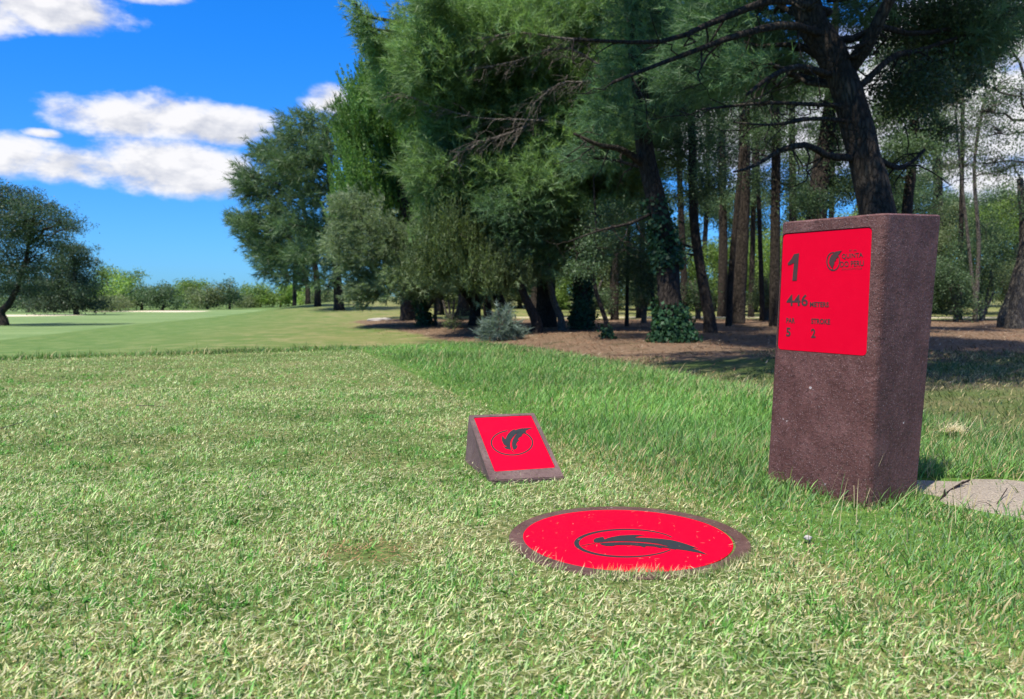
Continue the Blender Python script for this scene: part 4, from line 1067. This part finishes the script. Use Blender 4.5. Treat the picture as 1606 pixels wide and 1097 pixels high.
# --- 9. shrubs and background
def shrub(label, base_px, blobs, style, Y=None, name='shrub', stems=5, group=None, dens=1.0, cat='shrub', hh=.6):
    px, py = base_px
    tr = []
    for i in range(stems):
        dx = (i - (stems - 1) / 2) * 3
        tr.append([(px + dx * .4, py, 5), (px + dx * 1.5, (py or 485) - 22, 4), (px + dx * 3, (py or 485) - 45, 3)])
    return tree(name, label, cat, tr, blobs, style, Y=Y, bark=M_BARKG, twigs=4, group=group, dens=dens)
shrub('low blue-grey needled shrub at the edge of the straw', (785, 533), bl(12, (785, 512, 24, 20), (772, 520, 18, 14), (800, 520, 16, 14), (788, 495, 14, 14), (780, 528, 22, 8), dn=1.0, d=.25), 'rosemary', stems=4, dens=1.3)
shrub('ragged little bush with low stems left of the shrub, in shade', (708, 516), bl(15, (707, 505, 13, 12), (720, 500, 10, 12), dn=.8, d=.2), 'olive', stems=4)
shrub('dark leafy bush on several thin stems, left of the double trunk', (1540, 503), bl(16, (1540, 430, 34, 30), (1520, 400, 34, 34), (1560, 400, 34, 34), (1545, 360, 40, 30), (1530, 455, 26, 20), (1500, 440, 30, 30), dn=.9), 'oak', stems=5)
GB = 'sunlit bushes beyond the wood'
BUSH = [  # px centre, top px, width px, Y, style, label
 (1490, 318, 75, 30, 'olive', 'tall green bush right beside the post, beyond the wood'),
 (1545, 325, 70, 31, 'bright', 'broad sunlit green bush left of the double trunk, beyond the wood'),
 (1610, 305, 80, 30, 'bright', 'yellowish green bush behind the double trunk at the right edge'),
 (1425, 330, 70, 33, 'olive', 'green bush mostly hidden behind the post'),
 (1350, 345, 70, 34, 'bright', 'green bush wholly in the gap behind the thick fissured trunk'),
 (1255, 345, 70, 32, 'lime', 'brightest yellow-green bush, left of the post plaque'),
 (1185, 365, 60, 34, 'bright', 'green bush glowing between the dark trunks and the post'),
 (1120, 380, 60, 35, 'bright', 'bush seen right of the ivy-footed trunk'),
 (1060, 385, 60, 36, 'olive', 'bush seen behind the ivy-footed trunk'),
 (1000, 395, 60, 36, 'olive', 'dim bush seen left of the ivy-footed trunk'),
 (940, 400, 60, 37, 'olive', 'dim bush seen behind the ivy-clad trunk'),
 (880, 405, 60, 37, 'bright', 'bush seen behind the slanting trunks'),
 (815, 410, 60, 38, 'olive', 'bush in the dark behind the blue-grey shrub'),
 (750, 415, 60, 38, 'olive', 'bush in the dark left of the blue-grey shrub'),
 (690, 420, 60, 39, 'olive', 'bush behind the grey-green small tree stems'),
]
for i, (px, top, w, Yb, st, lb) in enumerate(BUSH):
    B = []
    for _ in range(9):
        x = px + rng.uniform(-.6, .6) * w; y = rng.uniform(top + 14, 478); B.append(blob(x, y, w * .34, 26, Yb + rng.normal(0, .5), 1.3))
    B.append(blob(px, top + 16, w * .3, 18, Yb, 1.2))
    shrub(lb, (px, None), B, st, Y=Yb, name='bush', stems=3, group=GB, cat='bush', dens=1.3)
GW = 'trees closing the back of the wood'
for i, (px, top, w, Yb, st, lb) in enumerate([(1235, 270, 80, 42, 'oak', 'tree closing the view just left of the post'), (1330, 250, 90, 43, 'oak', 'tree closing the view behind the top of the post'), (1420, 270, 90, 42, 'oak', 'tree closing the view right of the thick fissured trunk'), (1520, 300, 90, 40, 'oak', 'tree closing the view behind the bush on thin stems'), (1610, 280, 90, 40, 'oak', 'tree closing the view at the right edge, behind the double trunk'), (1150, 300, 80, 44, 'oak', 'tree closing the view behind the dark pair of trunks'), (1040, 290, 80, 45, 'oak', 'tree closing the view behind the ivy-footed trunk'), (940, 250, 90, 42, 'oak', 'tree closing the view above the ivy-clad trunk'), (840, 230, 90, 40, 'oak', 'tree closing the view behind the huge feathery pine'), (740, 260, 90, 38, 'oak', 'tree closing the view behind the yellow-green young pine')]):
    B = [blob(px + rng.uniform(-.5, .5) * w, rng.uniform(top + 20, 440), w * .3, 26, Yb + rng.normal(0, .6), 1.6) for _ in range(11)]
    tree('broadleaf_tree', lb, 'tree', [[(px, None, 14), (px, 440, 12), (px + 4, 360, 8)]], B, st, Y=Yb, group=GW, dens=1.6)

MORE = [ # base px, Y, width, lean px, style, blobs, label
 (690, 30, 12, -6, 'dark', [(690, 430, 40, 24), (680, 380, 40, 30)], 'slim trunk in shade behind the multi-stemmed small tree'),
 (1003, 26, 10, 8, 'oak', [(1000, 300, 45, 28), (1030, 260, 45, 28), (1015, 220, 45, 26), (985, 330, 40, 22)], 'slim dark trunk left of the ivy-footed one, deeper in the wood'),
 (1075, 24, 11, -10, 'oak', [(1070, 260, 45, 26), (1095, 310, 40, 22), (1060, 310, 40, 22), (1080, 130, 50, 30), (1050, 215, 40, 24)], 'slim trunk half hidden behind the ivy-footed one'),
 (1178, 27, 9, 5, 'oak', [(1180, 240, 40, 26), (1200, 310, 34, 20), (1165, 310, 34, 20), (1190, 190, 40, 26), (1175, 130, 40, 30)], 'slim trunk just right of the dark pair, deeper in the wood'),
 (1196, 22, 8, -8, 'oak', [(1190, 280, 36, 20), (1205, 230, 36, 22), (1180, 170, 40, 24), (1225, 180, 36, 22)], 'wiry stem left of the pole-like trunk, with a small crown'),
 (1300, 22, 10, 6, 'oak', [(1310, 230, 40, 26), (1330, 300, 36, 22), (1290, 300, 34, 20), (1300, 100, 45, 30), (1270, 130, 36, 24)], 'slim trunk in the gap left of the thick fissured trunk'),
 (1418, 26, 10, 10, 'oak', [(1415, 300, 34, 20), (1440, 280, 34, 22), (1410, 220, 34, 26), (1450, 330, 34, 18)], 'slim trunk just right of the thick fissured trunk'),
 (1505, 24, 8, 4, 'oak', [(1500, 230, 36, 18), (1520, 120, 45, 24), (1495, 70, 45, 30)], 'thin trunk right of the ivied one by the post top'),
 (960, 30, 10, 6, 'dark', [(960, 390, 40, 22), (940, 350, 40, 26), (970, 320, 40, 26)], 'slim trunk far behind the thin crooked sapling'),
 (905, 32, 12, -5, 'dark', [(900, 390, 45, 24), (880, 350, 45, 24)], 'slim trunk far behind the ivy-clad one'),
]
for px, Yb, w, ln, st, qs, lb in MORE:
    slender(lb, [[(px, None, w), (px + ln * .4, 400, w * .9), (px + ln, 250, w * .8), (px + ln * 1.4, 60, w * .6)]], [blob(*q, Yb + rng.normal(0, .5), 1.0, .55) for q in qs], st, Y=Yb, top=9)
UNDER = [(1010, 452, 34, 26, 21, 'oak', 'leafy dark undergrowth bush left of the ivy foot'), (1095, 462, 30, 22, 24, 'oak', 'leafy dark undergrowth bush between the ivy foot and the straight slim trunk'), (1205, 455, 34, 26, 23, 'olive', 'leafy undergrowth bush left of the post, low on the ground'),
         (1270, 440, 40, 34, 24, 'olive', 'leafy undergrowth bush wholly behind the post plaque'), (1500, 455, 34, 40, 22, 'oak', 'leafy dark bush beside the right edge of the post'), (1585, 440, 40, 40, 25, 'olive', 'leafy bush directly behind the double trunk'), (930, 468, 36, 18, 24, 'oak', 'low leafy undergrowth between the ivy-clad trunk and the slanting ones'), (1450, 440, 36, 44, 23, 'oak', 'dark undergrowth bush hidden by the post, its edge showing')]
for px, py, rx, ry, Yb, st, lb in UNDER:
    shrub(lb, (px, None), [blob(px + rng.uniform(-.6, .6) * rx, py + rng.uniform(-.7, .7) * ry, rx * .55, ry * .5, Yb + rng.normal(0, .3), .7) for _ in range(7)], st, Y=Yb, name='undergrowth_bush', stems=4, group='undergrowth bushes in the wood', cat='bush', dens=1.0)

# --- 10. trees at the left
b = broken(44, [(25, 305, 28, 18), (-5, 320, 34, 26), (60, 325, 30, 18), (85, 340, 26, 18), (108, 352, 16, 12), (30, 350, 34, 22), (-10, 370, 40, 26), (55, 375, 34, 18), (10, 400, 34, 26), (-10, 430, 36, 26), (35, 430, 28, 24), (-50, 340, 40, 40), (-60, 400, 40, 40), (30, 455, 26, 16), (75, 385, 18, 14), (-35, 300, 30, 22), (12, 345, 34, 24), (92, 362, 20, 14), (62, 408, 22, 18), (40, 318, 22, 16)], .9, 1, 2.2)
tree('oak_tree', 'large dark cork oak with forked trunk at the left edge', 'oak tree', [[(6, 511, 13), (2, 490, 12), (18, 470, 9), (40, 410, 6), (48, 350, 4)], [(3, 511, 9), (-20, 450, 7), (-30, 380, 5)]], b, 'holm', dens=1.7, twigs=3)
b = [blob(*q, 62 + rng.normal(0, 1), 2.6) for q in [(110, 392, 26, 16), (125, 412, 24, 18), (95, 420, 26, 20), (120, 440, 32, 16), (140, 455, 24, 14), (90, 450, 28, 18), (60, 450, 30, 20), (75, 475, 30, 14), (135, 478, 30, 12), (105, 470, 26, 16)]]
tree('pine_tree', 'dark rounded tree with straight trunk, right of the cork oak', 'tree', [[(119, None, 7), (118, 440, 6), (114, 400, 4)]], b, 'holm', Y=75, dens=2.4)
GF = 'far trees across the fairway'
FAR = [ # px, top, half width, Y, style, label
 (45, 438, 40, 95, 'holm', 'grey-green low tree behind the cork oak trunk'),
 (85, 446, 36, 95, 'holm', 'low dark tree left of the rounded dark tree trunk'),
 (168, 438, 30, 110, 'lime', 'bright yellow-green round tree across the fairway'),
 (175, 463, 24, 100, 'olive', 'dull low bush in front of the bright yellow-green tree'),
 (205, 428, 24, 135, 'bright', 'pale umbrella-topped tree standing behind the bright yellow-green one'),
 (160, 424, 24, 140, 'bright', 'pale tree top showing between the dark rounded tree and the bright yellow-green one'),
 (222, 446, 22, 112, 'oak', 'left one of the dark round trees in the middle of the far row'),
 (255, 448, 30, 110, 'oak', 'broadest dark round tree in the middle of the far row'),
 (292, 452, 26, 130, 'bright', 'pale tree right of the broadest dark round tree'),
 (325, 446, 30, 118, 'olive', 'wide olive-green tree with dark hollow centre in the far row'),
 (310, 444, 24, 140, 'bright', 'pale tree peeping over the wide olive-green one on its left'),
 (360, 445, 14, 120, 'oak', 'narrow dark tree right of the wide olive-green one'),
 (385, 462, 22, 135, 'olive', 'low tree right of the narrow dark one'),
 (408, 450, 24, 140, 'bright', 'pale tree in the far row, left of the mound group'),
 (440, 446, 26, 138, 'bright', 'pale tree seen under the boughs of the mound group'),
 (470, 450, 26, 135, 'lime', 'sunlit tree seen between the thin trunks of the mound group'),
 (510, 452, 26, 130, 'olive', 'tree seen right of the stoutest mound trunk'),
 (560, 450, 34, 120, 'olive', 'far tree mostly hidden behind the grey-green small tree'),
 (-30, 440, 40, 100, 'oak', 'far tree beyond the left edge, behind the cork oak'),
]
for i, (px, top, w, Yb, st, lb) in enumerate(FAR):
    top = top - (0, 0, 6, 0, 8, 6, 2, 4, 0, 3, 8, 9, 0, 6, 2, 8, 0, 6, 0)[i]
    g = at(px, 480, Yb); by = HORIZ + (EYE - hz(g[0], g[1])) * FPX / Yb
    hgt_px = by - top; B = []
    for _ in range(9):
        a = rng.uniform(-1, 1); y = rng.uniform(top + 9, by - hgt_px * .22)
        B.append(blob(px + a * w * (1.0 - .4 * abs((y - top) / hgt_px - .5)), y, w * .45, 10, Yb + rng.normal(0, 1.5), 3.0))
    tree('broadleaf_tree', lb, 'tree', [[(px, None, 4), (px + 1, by - hgt_px * .3, 3), (px, top + 10, 2)]], B, st, Y=Yb, group=GF, dens=1.25, twigs=1)
# far wood closing the horizon: one band nobody could count
B = []
for px in np.arange(-700, 2400, 26):
    Yb = 230 + 30 * math.sin(px * .03); B.append(blob(px, 468 + rng.uniform(-6, 4), 24, 8 + rng.uniform(0, 4), Yb, 6, .7))
parts = foliage([place_blob(q) for q in B], 'olive', np.zeros(3), None, 1.2)
tag(joinmesh('far_wood', parts, M_LEAF), 'distant pale green wood closing the horizon', 'wood', kind='stuff')

# ------------------------------------------------------------------ sky, sun
SUN_EL, SUN_H = R(61), np.array([-.58, -.81])
SUN_H = SUN_H / np.hypot(*SUN_H)
SUN_DIR = np.array([SUN_H[0] * math.cos(SUN_EL), SUN_H[1] * math.cos(SUN_EL), math.sin(SUN_EL)])
def world():
    w = D.worlds.new('World'); SC.world = w; w.use_nodes = True
    t = w.node_tree; t.nodes.clear(); g = G(t)
    sky = g.n('ShaderNodeTexSky', sky_type='NISHITA', sun_disc=False, sun_elevation=SUN_EL, sun_rotation=math.atan2(SUN_H[0], SUN_H[1]), air_density=1.0, dust_density=.3, ozone_density=2.5)
    d = g.n('ShaderNodeTexCoord').outputs['Generated']
    sx = g.n('ShaderNodeSeparateXYZ'); g.put(sx.inputs[0], d)
    az = g.m('ARCTAN2', sx.outputs[0], sx.outputs[1]); el = g.m('ARCSINE', sx.outputs[2])
    def A(px): return math.atan((px - 803) / FPX)
    def E(px, py):
        r = ray(px, py); return math.asin(r[2] / np.linalg.norm(r))
    col = g.mix(1.0, sky, g.mix(g.ramp(el, 0.0, .36), (.165, .42, .82), (.055, .47, 1.05)), 'MULTIPLY')
    cmb = g.n('ShaderNodeCombineXYZ'); g.put(cmb.inputs[0], az); g.put(cmb.inputs[1], g.m('MULTIPLY', el, 1.9))
    n1 = g.noise(cmb, 13, 9, .6); n2 = g.noise(cmb, 5, 3, .5)
    shift = g.n('ShaderNodeVectorMath', operation='ADD'); g.put(shift.inputs[0], cmb); shift.inputs[1].default_value = (-.012, .022, 0)
    n1b = g.noise(shift, 13, 5, .5)
    CL = [(90, 12, 170, 34, 1.0), (-10, 25, 90, 30, 1.0), (230, -5, 90, 14, .8), (260, 184, 165, 37, 1.05), (365, 197, 82, 32, 1.25), (150, 265, 190, 29, 1.0), (280, 266, 125, 44, 1.25), (20, 245, 90, 34, 1.1), (70, 210, 40, 8, .7), (520, 158, 50, 26, .9), (600, 190, 60, 40, 1),
          (1560, 190, 190, 130, 1.25), (1300, 170, 260, 110, 1.2), (1100, 200, 190, 95, 1.2), (950, 150, 150, 120, 1.2), (1700, 250, 150, 100, 1.2), (1480, 60, 200, 80, 1.1),
          (-420, 120, 260, 60, 1.1), (2200, 150, 300, 100, 1.1), (-900, 210, 250, 60, 1)]
    dens = None; shade = None
    for px, py, rx, ry, k in CL:
        a0, e0 = A(px), E(px, py); ra = A(px + rx) - A(px); re = ry / FPX * 1.0
        da = g.m('DIVIDE', g.m('SUBTRACT', az, a0), ra); de = g.m('DIVIDE', g.m('SUBTRACT', el, e0), re)
        v = g.m('SUBTRACT', k, g.m('ADD', g.m('MULTIPLY', da, da), g.m('MULTIPLY', de, de)))
        v = g.m('MAXIMUM', v, -1.0)
        dens = v if dens is None else g.m('MAXIMUM', dens, v)
        sh = g.m('MULTIPLY', g.m('SUBTRACT', 0, de), g.ramp(v, -.3, .5))
        shade = sh if shade is None else g.m('ADD', shade, sh)
    # unseen overhead clouds, added to whiten and raise the fill light
    dens = g.m('MAXIMUM', dens, g.m('SUBTRACT', g.m('MULTIPLY', g.ramp(el, .52, .85), 1.55), 1.0))
    amt = g.m('ADD', dens, g.m('MULTIPLY', g.m('SUBTRACT', n1, .5), 2.9))
    amt = g.m('ADD', amt, g.m('MULTIPLY', g.m('SUBTRACT', n2, .5), .9))
    a = g.ramp(amt, .0, .95)
    relief = g.m('MULTIPLY', g.m('SUBTRACT', n1b, n1), 5.0)
    dark = g.m('ADD', g.m('MULTIPLY', shade, .42), g.m('ADD', relief, .22))
    dk = g.n('ShaderNodeMapRange', i_0=dark, i_1=-.1, i_2=.85)
    ccol = g.mix(dk.outputs[0], (4.6, 4.55, 4.6), (3.0, 3.1, 3.45))
    col = g.mix(g.m('MULTIPLY', a, .97), col, ccol)
    bg = g.n('ShaderNodeBackground', i_Color=col, i_Strength=.1)
    o = g.n('ShaderNodeOutputWorld'); g.put(o.inputs[0], bg)
world()
su = D.lights.new('sun', 'SUN'); su.energy = 3.9; su.angle = R(.5); su.color = (1, .93, .80)
so = D.objects.new('sun', su); COL.objects.link(so); so.rotation_euler = Vector(SUN_DIR).to_track_quat('Z', 'Y').to_euler(); so.location = (-8, 2, 14)

# ------------------------------------------------------------------ camera
cam = D.cameras.new('camera'); co = D.objects.new('camera', cam); COL.objects.link(co)
co.location = CAM; co.rotation_euler = (R(90) - PITCH, 0, 0)
cam.sensor_fit = 'HORIZONTAL'; cam.sensor_width = 36; cam.lens = FPX / 1606 * 36
cam.clip_start = .05; cam.clip_end = 9000
cam.dof.use_dof = True; cam.dof.focus_distance = 2.0; cam.dof.aperture_fstop = 7.0
SC.camera = co
SC.view_settings.view_transform = 'Standard'; SC.view_settings.look = 'None'; SC.view_settings.gamma = 1; SC.view_settings.exposure = 1.12
SC.cycles.use_denoising = True
SC.cycles.max_bounces = 6; SC.cycles.transparent_max_bounces = 4
